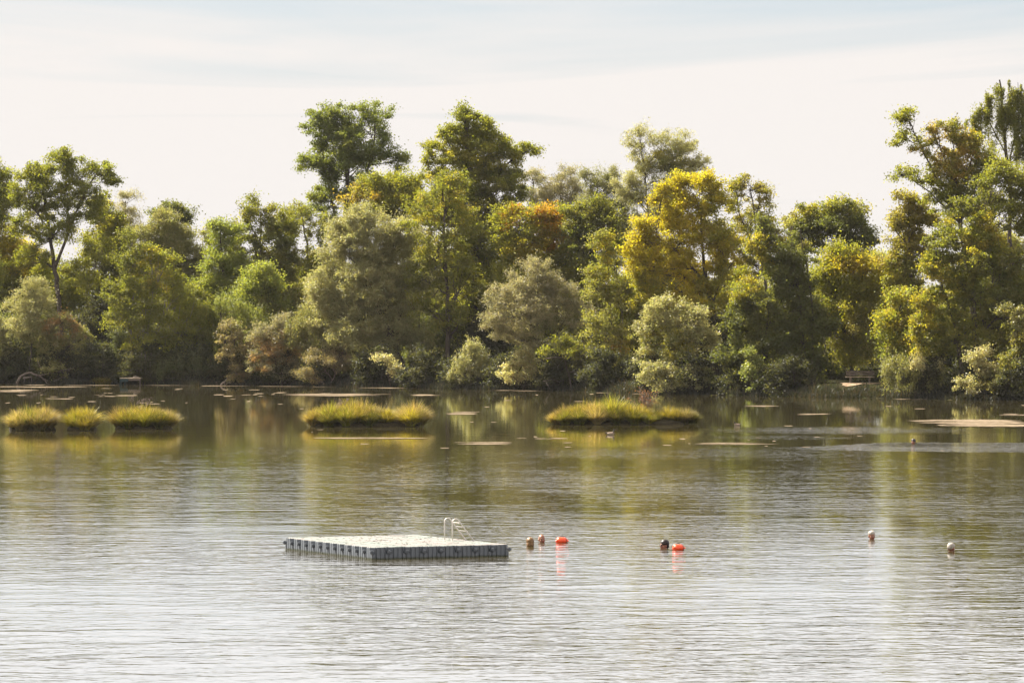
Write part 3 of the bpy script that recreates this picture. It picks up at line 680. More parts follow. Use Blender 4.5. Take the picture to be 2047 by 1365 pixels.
    T('willow_shrub', 'bright cream-leaved low bush reflected in the water behind the longest grass island', 'shrub', 'shrub', 'sage', .8,
      [(1305, 745, 34, 24), (1345, 752, 40, 28), (1385, 755, 36, 26), (1340, 770, 50, 12, .8)], None, 64, dens=.95, tw=.04)
    T('alder_shrub', 'yellow green sprig bush at the foot of the large dark drooping tree', 'shrub', 'shrub', 'bright', 1.2, [(1505, 715, 22, 26), (1492, 745, 24, 26), (1510, 768, 20, 14)], None, 65, dens=.8, tw=.04)
    T('willow_shrub', 'round bush with upright pale shoots right of the bench', 'shrub', 'upright', 'olive', 2,
      [(1820, 735, 40, 24), (1785, 750, 34, 24), (1850, 745, 36, 30), (1815, 770, 60, 22, .9), (1865, 770, 24, 22)], None, 66, dens=.95, tw=.05, patch=[(1835, 725, 40, 20, 'pale')])
    T('willow_shrub', 'golden pale cone-shaped bush near the right end of the waterline', 'shrub', 'shrub', 'pale', 1.5,
      [(1958, 715, 22, 24), (1965, 745, 30, 26), (1930, 765, 26, 18), (1975, 775, 36, 20)], None, 67, dens=.9, tw=.05, patch=[(1985, 770, 30, 30, 'olive')])
    T('willow_shrub', 'tall dull green bush at the right edge', 'shrub', 'shrub', 'olive', 3, [(2030, 640, 30, 40), (2045, 700, 34, 50), (2015, 740, 36, 34), (2040, 775, 34, 20)], None, 68, dens=.9, tw=.07, patch=[(2040, 720, 50, 60, 'green')])
    # neighbours continuing the wood at both ends
    T('alder_tree', 'leafy alder continuing the wood beyond the right end', 'tree', 'clump', 'green', 6, [(2130, 480, 70, 70), (2100, 600, 80, 80), (2190, 590, 70, 80), (2140, 700, 90, 70), (2110, 400, 50, 50)], None, 70, dens=.7, twigs=.4)
    T('lime_tree', 'broad yellow green tree furthest along beyond the right end', 'tree', 'broad', 'ygreen', 5, [(2290, 520, 80, 70), (2260, 640, 90, 80), (2360, 620, 80, 90), (2310, 720, 100, 50)], None, 71, dens=.6, twigs=.4)
    T('alder_tree', 'leafy alder continuing the wood beyond the left end', 'tree', 'clump', 'green', 8, [(-90, 450, 70, 60), (-80, 560, 80, 80), (-150, 590, 70, 80), (-100, 690, 90, 60)], None, 72, dens=.7, twigs=.4)
    T('lime_tree', 'broad olive tree furthest along beyond the left end', 'tree', 'broad', 'olive', 6, [(-250, 500, 80, 70), (-230, 620, 90, 80), (-320, 610, 80, 90), (-270, 710, 100, 50)], None, 73, dens=.6, twigs=.4)
    # dark undergrowth further back, each its own bush; nearest ones have shade painted into their leaves
    und = [(60, 690, 70, 60, 14), (200, 670, 60, 70, 12), (330, 700, 70, 55, 12), (440, 650, 60, 80, 20), (560, 640, 70, 90, 20), (640, 600, 60, 90, 26), (800, 700, 60, 60, 14), (880, 690, 60, 70, 14), (980, 690, 60, 70, 12), (1100, 720, 70, 44, 10), (1190, 720, 60, 50, 10), (1260, 640, 50, 100, 18), (1400, 700, 70, 70, 12), (1480, 640, 60, 90, 20), (1580, 700, 60, 70, 14), (1650, 590, 50, 80, 30), (1780, 600, 60, 90, 22), (1890, 700, 60, 60, 12), (1980, 720, 60, 50, 10), (900, 560, 90, 100, 32), (740, 600, 80, 90, 30), (1100, 600, 90, 90, 28), (1330, 560, 80, 90, 30), (300, 600, 80, 80, 28), (110, 600, 80, 80, 28), (1990, 560, 70, 120, 22)]
    whr = ['under the left bush row', 'behind the bright grass tuft', 'behind the jetty trunks', 'behind the reddish brown bush', 'behind the pinkish grey bush', 'behind the left flank of the very large willow', 'under the right flank of the very large willow', 'at the foot of the bare straight trunk', 'between bare trunk and broad grey shrub', 'under the broad grey shrub', 'under the slim olive tree', 'between olive tree and golden tree', 'at the foot of the golden tree', 'behind the golden tree trunk', 'under the large drooping dark tree', 'far behind the large drooping dark tree', 'behind the light green tree by the bench', 'under the massive end tree', 'under the right edge bushes', 'deep behind the bare straight trunk', 'deep behind the very large willow', 'deep behind the orange tree', 'deep behind the golden tree', 'deep behind the jetty tree', 'deep behind the large forked tree', 'deep behind the massive end tree']
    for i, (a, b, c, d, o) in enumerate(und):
        T('undergrowth_bush', 'dark shaded undergrowth bush '+whr[i], 'bush', 'broad', 'canopy_shade' if o < 13 else 'dark' if o < 16 else ('green', 'olive', 'ygreen')[i % 3], o, [(a, b, c, d), (a+c*.5, b+d*.3, c*.6, d*.6), (a-c*.5, b+d*.3, c*.6, d*.6)], None, 100+i, dens=.8, group='dark undergrowth between the shore trees', tw=.08, twigs=.5)
    # low thicket right behind the bank, bush by bush, canopy shade put into the leaf colour
    names = ['behind the fallen branches', 'behind the straw-coloured tuft', 'behind the jetty', 'behind the reed bank', 'behind the leaning driftwood', 'between the brown and pinkish bushes', 'behind the bare-stemmed brown bush', 'under the very large willow', 'right of the very large willow', 'behind the low silvery bush', 'behind the small yellowish-leaved bush', 'in the dark hollow under the broad grey shrub', 'in the dark hollow right of the broad grey shrub', 'left of the cream-leaved bush', 'behind the cream-leaved bush', 'behind the yellow green sprig bush', 'under the drooping dark tree', 'left of the bench', 'behind the bench', 'behind the bush with upright shoots', 'between the upright-shoot bush and the cone-shaped bush', 'behind the cone-shaped bush', 'at the end of the shore']
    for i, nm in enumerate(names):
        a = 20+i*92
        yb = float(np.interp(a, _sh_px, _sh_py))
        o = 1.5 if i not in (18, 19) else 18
        T('thicket_bush', 'low dark thicket bush '+nm, 'bush', 'loose', 'canopy_shade', o, [(a-22, yb-30, 38, 32), (a+24, yb-26, 38, 30), (a, yb-56, 40, 30)], None, 200+i, dens=1.1, group='low dark thicket behind the bank', tw=.05, twigs=.5)
        if i % 2 == 0:
            T('far_tree', 'shaded tree deep in the wood '+nm, 'tree', 'broad', ('green', 'olive')[i//2 % 2], 48, [(a-30, yb-120, 60, 70), (a+40, yb-150, 66, 70), (a, yb-60, 90, 60)], None, 300+i, dens=.6, group='shaded trees deep in the wood', tw=.12, twigs=.3)
build_plants()
print('LEAVES', STATS)


# ------------------------------------------------------------------ grass
def blades(n, P, r, length, width, lean, cols, seg=3):
    """n curved grass blades rooted at P leaning along `lean` (n,3 horizontal)"""
    L = length[:, None]; out = lean
    T_ = np.linspace(0, 1, seg+1)
    side = np.cross(out+1e-6, np.array([0, 0, 1.0])); side /= np.linalg.norm(side, axis=1)[:, None]+1e-9
    ang = r.uniform(0, 6.28, n); sx = side*np.cos(ang)[:, None]; sx[:, 2] = 0
    s2 = np.stack([np.cos(ang), np.sin(ang), 0*ang], 1)
    V = []
    for t in T_:
        c = P+out*L*(t**1.7)+np.array([0, 0, 1.0])*L*(t-.42*t*t*np.linalg.norm(out, axis=1)[:, None])
        w = (width*(1-t**1.5)*.5)[:, None]
        if t < 1: V += [c-s2*w, c+s2*w]
        else: V += [c-s2*w*0-s2*.002, c+s2*.002]
    V = np.stack(V, 1)    # n, 2*(seg+1), 3
    k = 2*(seg+1)
    q = []
    for i in range(seg): q.append([2*i, 2*i+1, 2*i+3, 2*i+2])
    Q = (np.arange(n)[:, None, None]*k+np.array(q)[None]).reshape(-1, 4)
    C = np.repeat(cols, k, 0)
    return V.reshape(-1, 3), Q, C

GCOL = np.array([(.30, .275, .032), (.22, .245, .032), (.34, .30, .05), (.36, .29, .12), (.15, .175, .035), (.38, .33, .18)])
def tussock(parent, c, R, H, n, seed, tone, base, dark=1.0):
    r = np.random.default_rng(seed)
    a = r.uniform(0, 6.28, n); q = np.sqrt(r.random(n))
    P = np.stack([R*q*np.cos(a), R*.8*q*np.sin(a), np.full(n, -.02)], 1)+c
    lean = np.stack([np.cos(a)*q, np.sin(a)*q, 0*a], 1)*.72+r.normal(size=(n, 3))*np.array([.26, .26, 0])
    lean[:, 2] = 0
    ln = H*r.uniform(.5, 1.25, n)*(1.05-.3*q)
    idx = np.where(r.random(n) < .6, tone, r.integers(0, 6, n))
    cols = GCOL[idx]*r.uniform(.45, 1.3, (n, 1))*dark*r.uniform(.62, 1.2)
    V, Q, C = blades(n, P, r, ln, r.uniform(.02, .05, n), lean, cols, 4)
    V -= base
    o = link('grass_tuft', npmesh('grass_tuft', V, Q, cols=C), M['grass'], parent)
    STATS['leaf'] += len(Q)
    return o
def island(label, x0, x1, ybase, tufts, seed):
    """tufts: list of (px, height px, radius px, tone, depth offset m)"""
    D = dwater(ybase)+.9
    base = wp((x0+x1)/2, ybase, D); base[2] = 0
    root = empty('grass_island', base); tag(root, label, 'grass island', 'sedge grass islands on the lake')
    r = np.random.default_rng(seed)
    mb = MB()
    # low peat cushion carrying the tufts
    n = 28; a = np.linspace(0, 2*math.pi, n, endpoint=False)
    hx = (x1-x0)/2/F*D*.80; hy = .85
    rr = 1+.06*np.sin(5*a+seed)+.05*np.sin(9*a)
    rings = []
    for f, z in ((1.0, -.25), (1.02, .02), (.98, .14), (.8, .24), (.4, .28), (.02, .28)):
        rings.append(np.stack([hx*f*rr*np.cos(a), hy*f*rr*np.sin(a), np.full(n, z)+.02*np.sin(7*a)], 1))
    V = np.vstack(rings); Q = [[k*n+j, k*n+(j+1) % n, (k+1)*n+(j+1) % n, (k+1)*n+j] for k in range(5) for j in range(n)]
    mb.add(V, Q); mb.build('peat_cushion', M['peat'], root, smooth=True)
    xm = (x0+x1)/2
    for i, (px, hp, rp, tone, dy) in enumerate(tufts):
        px = xm+(px-xm)*(1-25/(x1-x0)); hp *= 1+.09*math.sin(i*2.4+seed)
        s = D/F
        c = np.array([(px-1023.5)*s, D+dy, .05])
        tussock(root, c, rp*s*.58, hp*s*1.32, int(800+60*rp), seed*50+i, tone, base)
    return root
def build_islands():
    island('small rounded grass island with silvery drooping blades, leftmost of the islands', 8, 118, 861,
           [(30, 30, 20, 5, -.3), (52, 38, 22, 4, .2), (75, 36, 22, 0, .3), (96, 34, 20, 3, 0), (40, 26, 18, 5, -.7), (85, 28, 20, 5, -.7), (62, 30, 18, 4, -.5), (22, 24, 14, 5, .1), (106, 26, 12, 5, -.2)], 1)
    island('smallest yellow grass island, between the silvery one and the long straight-edged one', 128, 198, 861,
           [(145, 32, 17, 0, 0), (163, 37, 18, 0, .2), (182, 34, 15, 2, 0), (175, 20, 16, 2, -.7), (150, 30, 14, 1, -.3), (190, 24, 10, 5, -.3)], 2)
    island('block-shaped yellow and dark grass island with a few dead flower stalks', 217, 358, 858,
           [(230, 34, 16, 3, 0), (246, 32, 16, 0, -.3), (264, 33, 18, 2, .2), (283, 38, 18, 2, .1), (302, 35, 18, 0, -.2), (320, 31, 17, 3, .1), (337, 28, 15, 0, -.2), (349, 27, 11, 5, 0), (255, 28, 14, 1, -.6), (290, 28, 16, 1, -.6), (325, 26, 14, 4, -.6)], 3)
    island('long humped grass island with green left end in the middle of the lake', 602, 864, 853,
           [(615, 28, 14, 3, 0), (632, 32, 18, 3, .2), (655, 34, 18, 1, -.2), (650, 24, 14, 4, -.7), (675, 36, 18, 3, .2), (698, 42, 20, 0, .2), (708, 34, 18, 2, -.4), (722, 38, 18, 3, .1), (742, 34, 18, 1, 0), (760, 31, 16, 5, .2), (776, 27, 14, 0, -.2), (818, 34, 18, 5, 0), (838, 35, 18, 3, .2), (852, 30, 14, 5, -.1), (830, 28, 15, 0, -.6), (690, 28, 16, 1, -.7), (740, 26, 16, 4, -.7)], 4)
    isl = island('longest grass island, low at both ends, with a bare reddish bush at its right half', 1087, 1406, 849,
           [(1100, 20, 16, 3, 0), (1120, 27, 18, 3, .1), (1142, 32, 18, 0, 0), (1162, 36, 18, 2, .2), (1182, 32, 18, 3, -.2), (1203, 40, 20, 4, .1), (1222, 42, 20, 1, 0), (1243, 34, 18, 0, .1), (1262, 33, 18, 0, -.2), (1282, 28, 16, 2, 0), (1300, 26, 16, 0, .1), (1322, 20, 14, 4, 0), (1345, 26, 16, 2, .1), (1362, 27, 16, 2, 0), (1380, 24, 14, 5, 0), (1396, 19, 12, 4, 0), (1150, 24, 16, 4, -.7), (1190, 24, 16, 5, -.7), (1230, 26, 16, 4, -.7), (1270, 22, 16, 1, -.7), (1120, 20, 14, 1, -.6), (1300, 18, 14, 1, -.6)], 5)
    # bare reddish bush
    r = np.random.default_rng(5); D = dwater(849)+1.3
    base = wp(1292, 840, D); base[2] = .2
    mb = MB()
    tips = []
    for i in range(26):
        e = base+np.array([r.normal()*.38, r.normal()*.25, r.uniform(.7, 1.65)])
        m = base+(e-base)*np.array([.3, .3, .6]); B = bez(base+r.normal(size=3)*np.array([.12, .12, .02]), m, e, 5)
        mb.tube(B-base, np.linspace(.018, .008, 5), 4); tips += [B[3], B[4]]
        for j in range(4):
            s_ = B[r.integers(2, 5)]; e2 = s_+r.normal(size=3)*np.array([.16, .12, .14])+[0, 0, .16]
            mb.tube(np.array([s_, (s_+e2)/2+r.normal(size=3)*.01, e2])-base, [.009, .008, .006], 4); tips.append(e2)
    root = empty('bare_shrub', base); tag(root, 'bare reddish-brown twiggy bush growing on the longest grass island', 'shrub')
    mb.build('stem', M['bare_twig'], root)
    tp = np.array(tips); P = np.repeat(tp, 3, 0)+r.normal(size=(len(tp)*3, 3))*.05
    V, Q = leaves(P-base, P*0, .07, .05, r, False)
    link('crown', npmesh('crown', V, Q, cols=np.repeat(np.array([(.20, .085, .045)])*r.uniform(.6, 1.2, (len(P), 1)), 4, 0)), M['leaf'], root)
    # dead flower stalks on islands
    for px, py, yb, lab in ((280, 800, 858, 'pinkish dead flower stalks standing on the block-shaped grass island'), (676, 803, 853, 'dead flower stalks standing on the long humped grass island')):
        D = dwater(yb)+.9; b = wp(px, yb, D); b[2] = .3; r = np.random.default_rng(px)
        mb = MB(); top = wp(px, py, D)[2]-.3
        for i in range(9):
            e = np.array([r.normal()*.45, r.normal()*.2, top*r.uniform(.75, 1.1)])
            mb.tube(np.array([[r.normal()*.1, 0, 0], e*[.5, .5, .6], e]), [.012, .009, .007], 4)
            for j in range(7):
                q = e+r.normal(size=3)*.07; mb.tube(np.array([q, q+[.02, 0, .03], q+[.03, .0, .06]]), [.004, .018, .004], 4)
        o = mb.build('flower_stalk', M['bare_twig']); o.location = b; tag(o, lab, 'stalks')
build_islands()

def bank_grass():
    r = np.random.default_rng(9); n = 30000
    x = r.uniform(-44, 38, n); sd = np.abs(r.normal(size=n))*1.1-.25
    y = shore(x)+sd
    P = np.stack([x, y, np.maximum(ground_h(x, y), -.05)], 1)
    keep = ~((np.abs(x-wp(1716, 768, 356)[0]) < 1.4) & (y > 355.3))
    P = P[keep]; n = len(P)
    lean = r.normal(size=(n, 3))*.3; lean[:, 2] = 0
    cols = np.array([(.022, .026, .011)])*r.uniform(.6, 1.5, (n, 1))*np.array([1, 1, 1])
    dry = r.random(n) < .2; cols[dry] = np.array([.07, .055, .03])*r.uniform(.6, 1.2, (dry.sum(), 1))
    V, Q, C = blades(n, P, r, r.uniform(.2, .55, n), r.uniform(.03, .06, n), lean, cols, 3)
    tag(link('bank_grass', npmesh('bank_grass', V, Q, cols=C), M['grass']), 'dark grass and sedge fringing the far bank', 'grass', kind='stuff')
    # bright tufts
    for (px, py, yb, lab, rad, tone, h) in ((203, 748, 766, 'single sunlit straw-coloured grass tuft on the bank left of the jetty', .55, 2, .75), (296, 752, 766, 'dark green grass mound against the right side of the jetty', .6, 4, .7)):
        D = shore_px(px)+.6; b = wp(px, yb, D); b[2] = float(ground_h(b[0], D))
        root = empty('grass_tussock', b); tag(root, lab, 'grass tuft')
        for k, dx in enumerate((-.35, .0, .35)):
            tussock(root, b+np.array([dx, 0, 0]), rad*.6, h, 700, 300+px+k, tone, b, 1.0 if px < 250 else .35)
bank_grass()

# ------------------------------------------------------------------ floating scum mats
def mat_mesh(x0, x1, y0, y1, seed, z=.006, hole=.0):
    """ragged flat mat of overlapping thin streaks spanning pixel box x0..x1,y0..y1 of the water surface"""
    r = np.random.default_rng(seed)
    d1, d0 = dwater(y0), dwater(y1); dm = (d0+d1)/2
    X0, X1 = (x0-1023.5)/F*dm, (x1-1023.5)/F*dm
    Wd = X1-X0; H = d1-d0
    ns = int(np.clip((x1-x0)*(y1-y0)/55, 1, 30))
    VV = []; QQ = []; n0 = 0
    for k in range(ns):
        l = Wd*(1 if ns == 1 else r.uniform(.25, .8)); xs = X0+(Wd-l)*r.random()
        th = H*(.8 if ns == 1 else r.uniform(.08, .26)*min(1.0, 4/ns+.3))
        u = (xs+l/2-X0)/Wd
        yc = dm+(r.random()-.5)*(H-th)*(1-1.2*abs(u-.5))
        n = max(8, int(l/.35)); t = np.linspace(0, 1, n)
        env = np.clip(np.minimum(t, 1-t)*5, 0.02, 1)**.7
        w = lambda: sum(np.sin(t*l*f_+r.uniform(0, 6.28))/(i_+1) for i_, f_ in enumerate((1.1, 2.3, 4.7, 8.9)))*.33
        cen = yc+th*.5*np.sin(t*l*.5+r.uniform(0, 6))
        hi = cen+th*.5*env*np.clip(1+w(), .1, 2); lo = cen-th*.5*env*np.clip(1+w(), .1, 2)
        X = xs+l*t; zz = z+k*.0006
        VV.append(np.vstack([np.stack([X, lo, X*0+zz], 1), np.stack([X, hi, X*0+zz], 1)]))
        QQ += [[n0+i, n0+i+1, n0+n+i+1, n0+n+i] for i in range(n-1)]; n0 += 2*n
    return np.vstack(VV), QQ
def build_mats():
    big = [
     (-30, 200, 771.5, 775, 'longest pale scum streak close to the left shore'),
     (-30, 80, 779, 783.5, 'short pale scum streak at the left edge below the longest one'),
     (75, 155, 796, 798.5, 'thin scum streak nearer the viewer above the smallest yellow grass island'),
     (212, 275, 789, 793, 'scum streak in front of the jetty'),
     (560, 790, 786.5, 791.5, 'long pale scum streak behind the long humped grass island'),
     (815, 885, 788, 792.5, 'short pale scum streak right of the long humped island, near the shore'),
     (985, 1100, 778.5, 782, 'bright scum streak at the foot of the broad brownish grey shrub'),
     (1185, 1225, 783.8, 786.8, 'tiny bright scum patch off the shore between the two long islands'),
     (620, 870, 873.5, 877.5, 'long thin white scum line in front of the long humped grass island'),
     (888, 965, 822, 829.5, 'pair of pale streaks between the two long grass islands'),
     (905, 1030, 883, 889.5, 'broken scum streak between the long islands, nearest the viewer'),
     (1068, 1130, 874.5, 878.5, 'short scum streak below the left end of the longest island'),
     (1370, 1560, 885, 889, 'thin scum line right of the longest island'),
     (1480, 1560, 810, 813, 'pale scum streak off the large drooping dark tree'),
     (1590, 1680, 826, 829.5, 'faint scum streak left of the widest scum mat'),
     (1825, 2080, 839, 854, 'widest tan scum mat at the right edge'),
     (1985, 2080, 827, 831, 'narrow scum strip just beyond the widest mat'),
     (1780, 1862, 796.2, 799.3, 'scum strip along the shore below the bush with upright shoots')]
    for i, (a, b, c, d, lab) in enumerate(big):
        V, Q = mat_mesh(a, b, c, d, 400+i)
        cx = V.mean(0); cx[2] = 0
        o = link('algae_mat', npmesh('algae_mat', V-cx, Q), M['algae']); o.location = cx
        tag(o, lab, 'floating scum', 'pale scum mats drifting on the lake')
    # the uncountable flecks and the duckweed line along the shore
    r = np.random.default_rng(77); Vs = []; Qs = []; n0 = 0
    def add(V, Q):
        nonlocal n0
        Vs.append(V); Qs.append(np.array(Q)+n0); n0 += len(V)
    for a, b in ((-40, 60), (50, 130), (100, 245), (245, 420), (400, 520), (500, 640), (620, 700), (690, 850), (1250, 1320), (1400, 1450)):
        y = np.interp((a+b)/2, _sh_px, _sh_py)
        V, Q = mat_mesh(a, b, y-1.2, y+1.7, 500+int(a), .004); add(V, Q)
    for i in range(85):
        zone = r.random()
        if zone < .5: px, py = r.uniform(-10, 560), r.uniform(774, 812)
        elif zone < .8: px, py = r.uniform(560, 1300), r.uniform(784, 900)
        else: px, py = r.uniform(1300, 2047), r.uniform(800, 905)
        w = r.uniform(4, 26)
        if py > 830 : w *= .8
        V, Q = mat_mesh(px, px+w, py, py+r.uniform(.7, 1.6), 600+i, .004); add(V, Q)
    tag(link('duckweed', npmesh('duckweed', np.vstack(Vs), np.vstack(Qs)), M['algae']), 'scattered duckweed flecks and shoreline scum on the water', 'duckweed', kind='stuff')
build_mats()

# ------------------------------------------------------------------ swimming platform
def build_platform():
    th = math.radians(25); S = .505; H = .322
    d = dwater(1118); P0 = wp(743, 1118, d); P0[2] = 0
    root = empty('swimming_platform', P0, th)
    tag(root, 'floating swimming platform of grey plastic cubes with a steel ladder', 'platform')
    # local frame: +x along the 8-cube side, +y along the 12-cube side
    def cube_mesh():
      # square outline with flutes on each side and cut-back upper corners, lofted upward
      g = S/2-.004
      def outline(ch):
        pts = []
        side = [(-g+ch, 0), (-.150, 0), (-.146, .03), (-.110, .03), (-.104, 0), (-.02, 0), (-.014, .018), (.014, .018), (.02, 0), (.104, 0), (.110, .03), (.146, .03), (.150, 0), (g-ch, 0)]
        for k in range(4):
            c, s_ = round(math.cos(k*math.pi/2)), round(math.sin(k*math.pi/2))
            for u, v in side:
                x, y = u, -g+v
                pts.append((x*c-y*s_, x*s_+y*c))
        return np.array(pts)
      lowr, uppr = outline(.020), outline(.095); n = len(lowr)
      lev = [(-.08, .94, 0), (-.06, 1, 0), (.135, 1, 0), (.150, 1, 1), (H-.030, 1, 1), (H-.010, .985, 1), (H-.002, .955, 1), (H, .92, 1), (H+.001, .3, 1), (H+.001, .02, 1)]
      V = np.vstack([np.column_stack([(uppr if w_ else lowr)*f, np.full(n, z)]) for z, f, w_ in lev])
      Q = [[k*n+j, k*n+(j+1) % n, (k+1)*n+(j+1) % n, (k+1)*n+j] for k in range(len(lev)-1) for j in range(n)]
      return npmesh('float_cube', V, Q)
    cm = cube_mesh(); cm.materials.append(M['cube'])
    r = random.Random(3)
    for i in range(8):
        for j in range(12):
            o = bpy.data.objects.new('float_cube', cm); COL.objects.link(o); o.parent = root
            o.location = ((i+.5)*S, (j+.5)*S, r.uniform(-.004, .004)); o.rotation_euler = (r.uniform(-.006, .006), r.uniform(-.006, .006), 0)
    # connector lugs with pin at each joint of the rim
    def lug_mesh():
        mb = MB()
        for z in (-.022, .0, .022):
            n = 12; a = np.linspace(0, 2*math.pi, n, endpoint=False)
            V = np.vstack([np.column_stack([.062*np.cos(a), .062*np.sin(a), np.full(n, z+dz)]) for dz in (-.008, .008)]+[np.array([[0, 0, z-.008], [0, 0, z+.008]])])
            Q = [[j, (j+1) % n, n+(j+1) % n, n+j] for j in range(n)]
            Q += [[2*n, (j+2) % n, (j+1) % n, j] for j in range(0, n, 2)]+[[2*n+1, n+j, n+(j+1) % n, n+(j+2) % n] for j in range(0, n, 2)]
            mb.add(V, Q)
        mb.tube(np.array([[0, 0, -.05], [0, 0, 0], [0, 0, .05]]), .03, 8)
        return npmesh('connector', np.vstack(mb.v), np.vstack(mb.f))
    lm = lug_mesh(); lm.materials.append(M['cube'])
    rim = [(i*S, 0) for i in range(0, 9)]+[(i*S, 12*S) for i in range(0, 9)]+[(0, j*S) for j in range(1, 12)]+[(8*S, j*S) for j in range(1, 12)]
    for (x, y) in rim:
        o = bpy.data.objects.new('connector', lm); COL.objects.link(o); o.parent = root
        sx = -.004 if x == 0 else (.004 if x > 4 else 0); sy = -.004 if y == 0 else (.004 if y > 6 else 0)
        o.location = (x+sx, y+sy, .19)
    # ladder on the far right-hand side
    lad = empty('ladder', (8*S, 0, 0)); lad.parent = root
    def loc(px, D=None, z=0): ...
    # base of the near post seen at (893,1076): solve on the deck plane
    def deck(px, py):
        dd = F*(CH-H)/(py-YH); X = (px-1023.5)/F*dd
        v = np.array([X-P0[0], dd-P0[1]]); c, s_ = math.cos(th), math.sin(th)
        return np.array([v[0]*c+v[1]*s_, -v[0]*s_+v[1]*c])
    y1 = 2.35; y2 = y1+.52
    xb = 8*S-.62
    for yy in (y1, y2):
        mb = MB()
        P = [(xb, H), (xb, H+.25), (xb, H+.48)]
        for a in np.linspace(math.pi, math.radians(38), 8): P.append((xb+.10+.10*math.cos(a), H+.50+.10*math.sin(a)))
        P += [(xb+.36, H+.33), (xb+.56, H+.09), (xb+.66, H-.03), (xb+.69, H-.2), (xb+.69, -.7)]
        P = np.array([[a-8*S, yy, b] for a, b in P])
        mb.tube(P, .0165, 8)
        mb.build('rail', M['steel'], lad, smooth=True)
        fb = MB(); fb.tube(np.array([[xb-8*S, yy, H], [xb-8*S, yy, H+.006], [xb-8*S, yy, H+.012]]), [.045, .045, .03], 10)
        fb.build('foot_plate', M['steel'], lad)
    for t in (.10, .38, .66):
        x = xb+.20+t*.36-8*S; z = H+.53-t*.42
        mb = MB(); mb.box((x, (y1+y2)/2, z), (.028, (y2-y1)/2, .009)); mb.build('rung', M['steel'], lad)
    for z in (.05, -.2, -.45):
        mb = MB(); mb.box((xb+.69-8*S, (y1+y2)/2, z), (.028, (y2-y1)/2, .009)); mb.build('rung', M['steel'], lad)
    print('deck ladder base', deck(876, 1073), deck(893, 1075), deck(850, 1063))
    # leaf litter and droppings lying on the deck
    rr = np.random.default_rng(21); n = 260
    x = rr.uniform(.1, 8*S-.1, n); y = rr.uniform(.1, 12*S-.1, n)
    P = np.stack([x, y, np.full(n, H+.012)], 1)
    V, Q = leaves(P, P*0, .11, .08, rr, False); V[:, 2] = H+.006+np.abs(V[:, 2]-H-.012)*.35
    pal = np.array([(.05, .035, .02), (.12, .08, .045), (.05, .08, .05), (.16, .12, .08)])
    c, s_ = math.cos(th), math.sin(th)
    o = link('leaf_litter', npmesh('leaf_litter', V, Q, cols=np.repeat(pal[rr.integers(0, 4, n)], 4, 0)), M['plumage'])
    o.location = P0; o.rotation_euler = (0, 0, th)
    tag(o, 'dark dead leaves and droppings scattered on the platform deck', 'litter', kind='stuff')
build_platform()

# ------------------------------------------------------------------ bodies by voxel union
def union(name, shapes, voxel, smooth_it=2):
    """shapes: ('e', centre, radii) ellipsoid or ('c', p0, r0, p1, r1) tapered limb"""
    bm = bmesh.new()
    for s in shapes:
        if s[0] == 'e':
            mat = Matrix.Translation(Vector(s[1]))
            if len(s) > 3: mat = mat @ Matrix.Rotation(s[3][0], 4, s[3][1])
            mat = mat @ Matrix.Diagonal((*s[2], 1))
            bmesh.ops.create_icosphere(bm, subdivisions=3, radius=1, matrix=mat)
        else:
            p0, r0, p1, r1 = Vector(s[1]), s[2], Vector(s[3]), s[4]
            k = 8
            for i in range(k):
                t = i/(k-1); bmesh.ops.create_icosphere(bm, subdivisions=2, radius=r0+(r1-r0)*t, matrix=Matrix.Translation(p0.lerp(p1, t)))
            v = p1-p0; L = v.length
            q = v.to_track_quat('Z', 'Y').to_matrix().to_4x4()
            bmesh.ops.create_cone(bm, cap_ends=True, segments=16, radius1=r0, radius2=r1, depth=L, matrix=Matrix.Translation((p0+p1)/2) @ q)
    me = bpy.data.meshes.new(name+'_raw'); bm.to_mesh(me); bm.free()
    o = bpy.data.objects.new(name+'_tmp', me); COL.objects.link(o)
    m = o.modifiers.new('r', 'REMESH'); m.mode = 'VOXEL'; m.voxel_size = voxel
    s = o.modifiers.new('s', 'SMOOTH'); s.iterations = smooth_it; s.factor = .5
    dg = bpy.context.evaluated_depsgraph_get(); dg.update()
    out = bpy.data.meshes.new_from_object(o.evaluated_get(dg)); out.name = name
    bpy.data.objects.remove(o); bpy.data.meshes.remove(me)
    out.polygons.foreach_set('use_smooth', np.ones(len(out.polygons), bool))
    return out
def paint(me, fn):
    n = len(me.vertices); co = np.empty(n*3, np.float32); me.vertices.foreach_get('co', co); co = co.reshape(-1, 3)
    c = np.ones((n, 4), np.float32); c[:, :3] = fn(co)
    a = me.color_attributes.new('tint', 'BYTE_COLOR', 'POINT'); a.data.foreach_set('color', c.ravel())

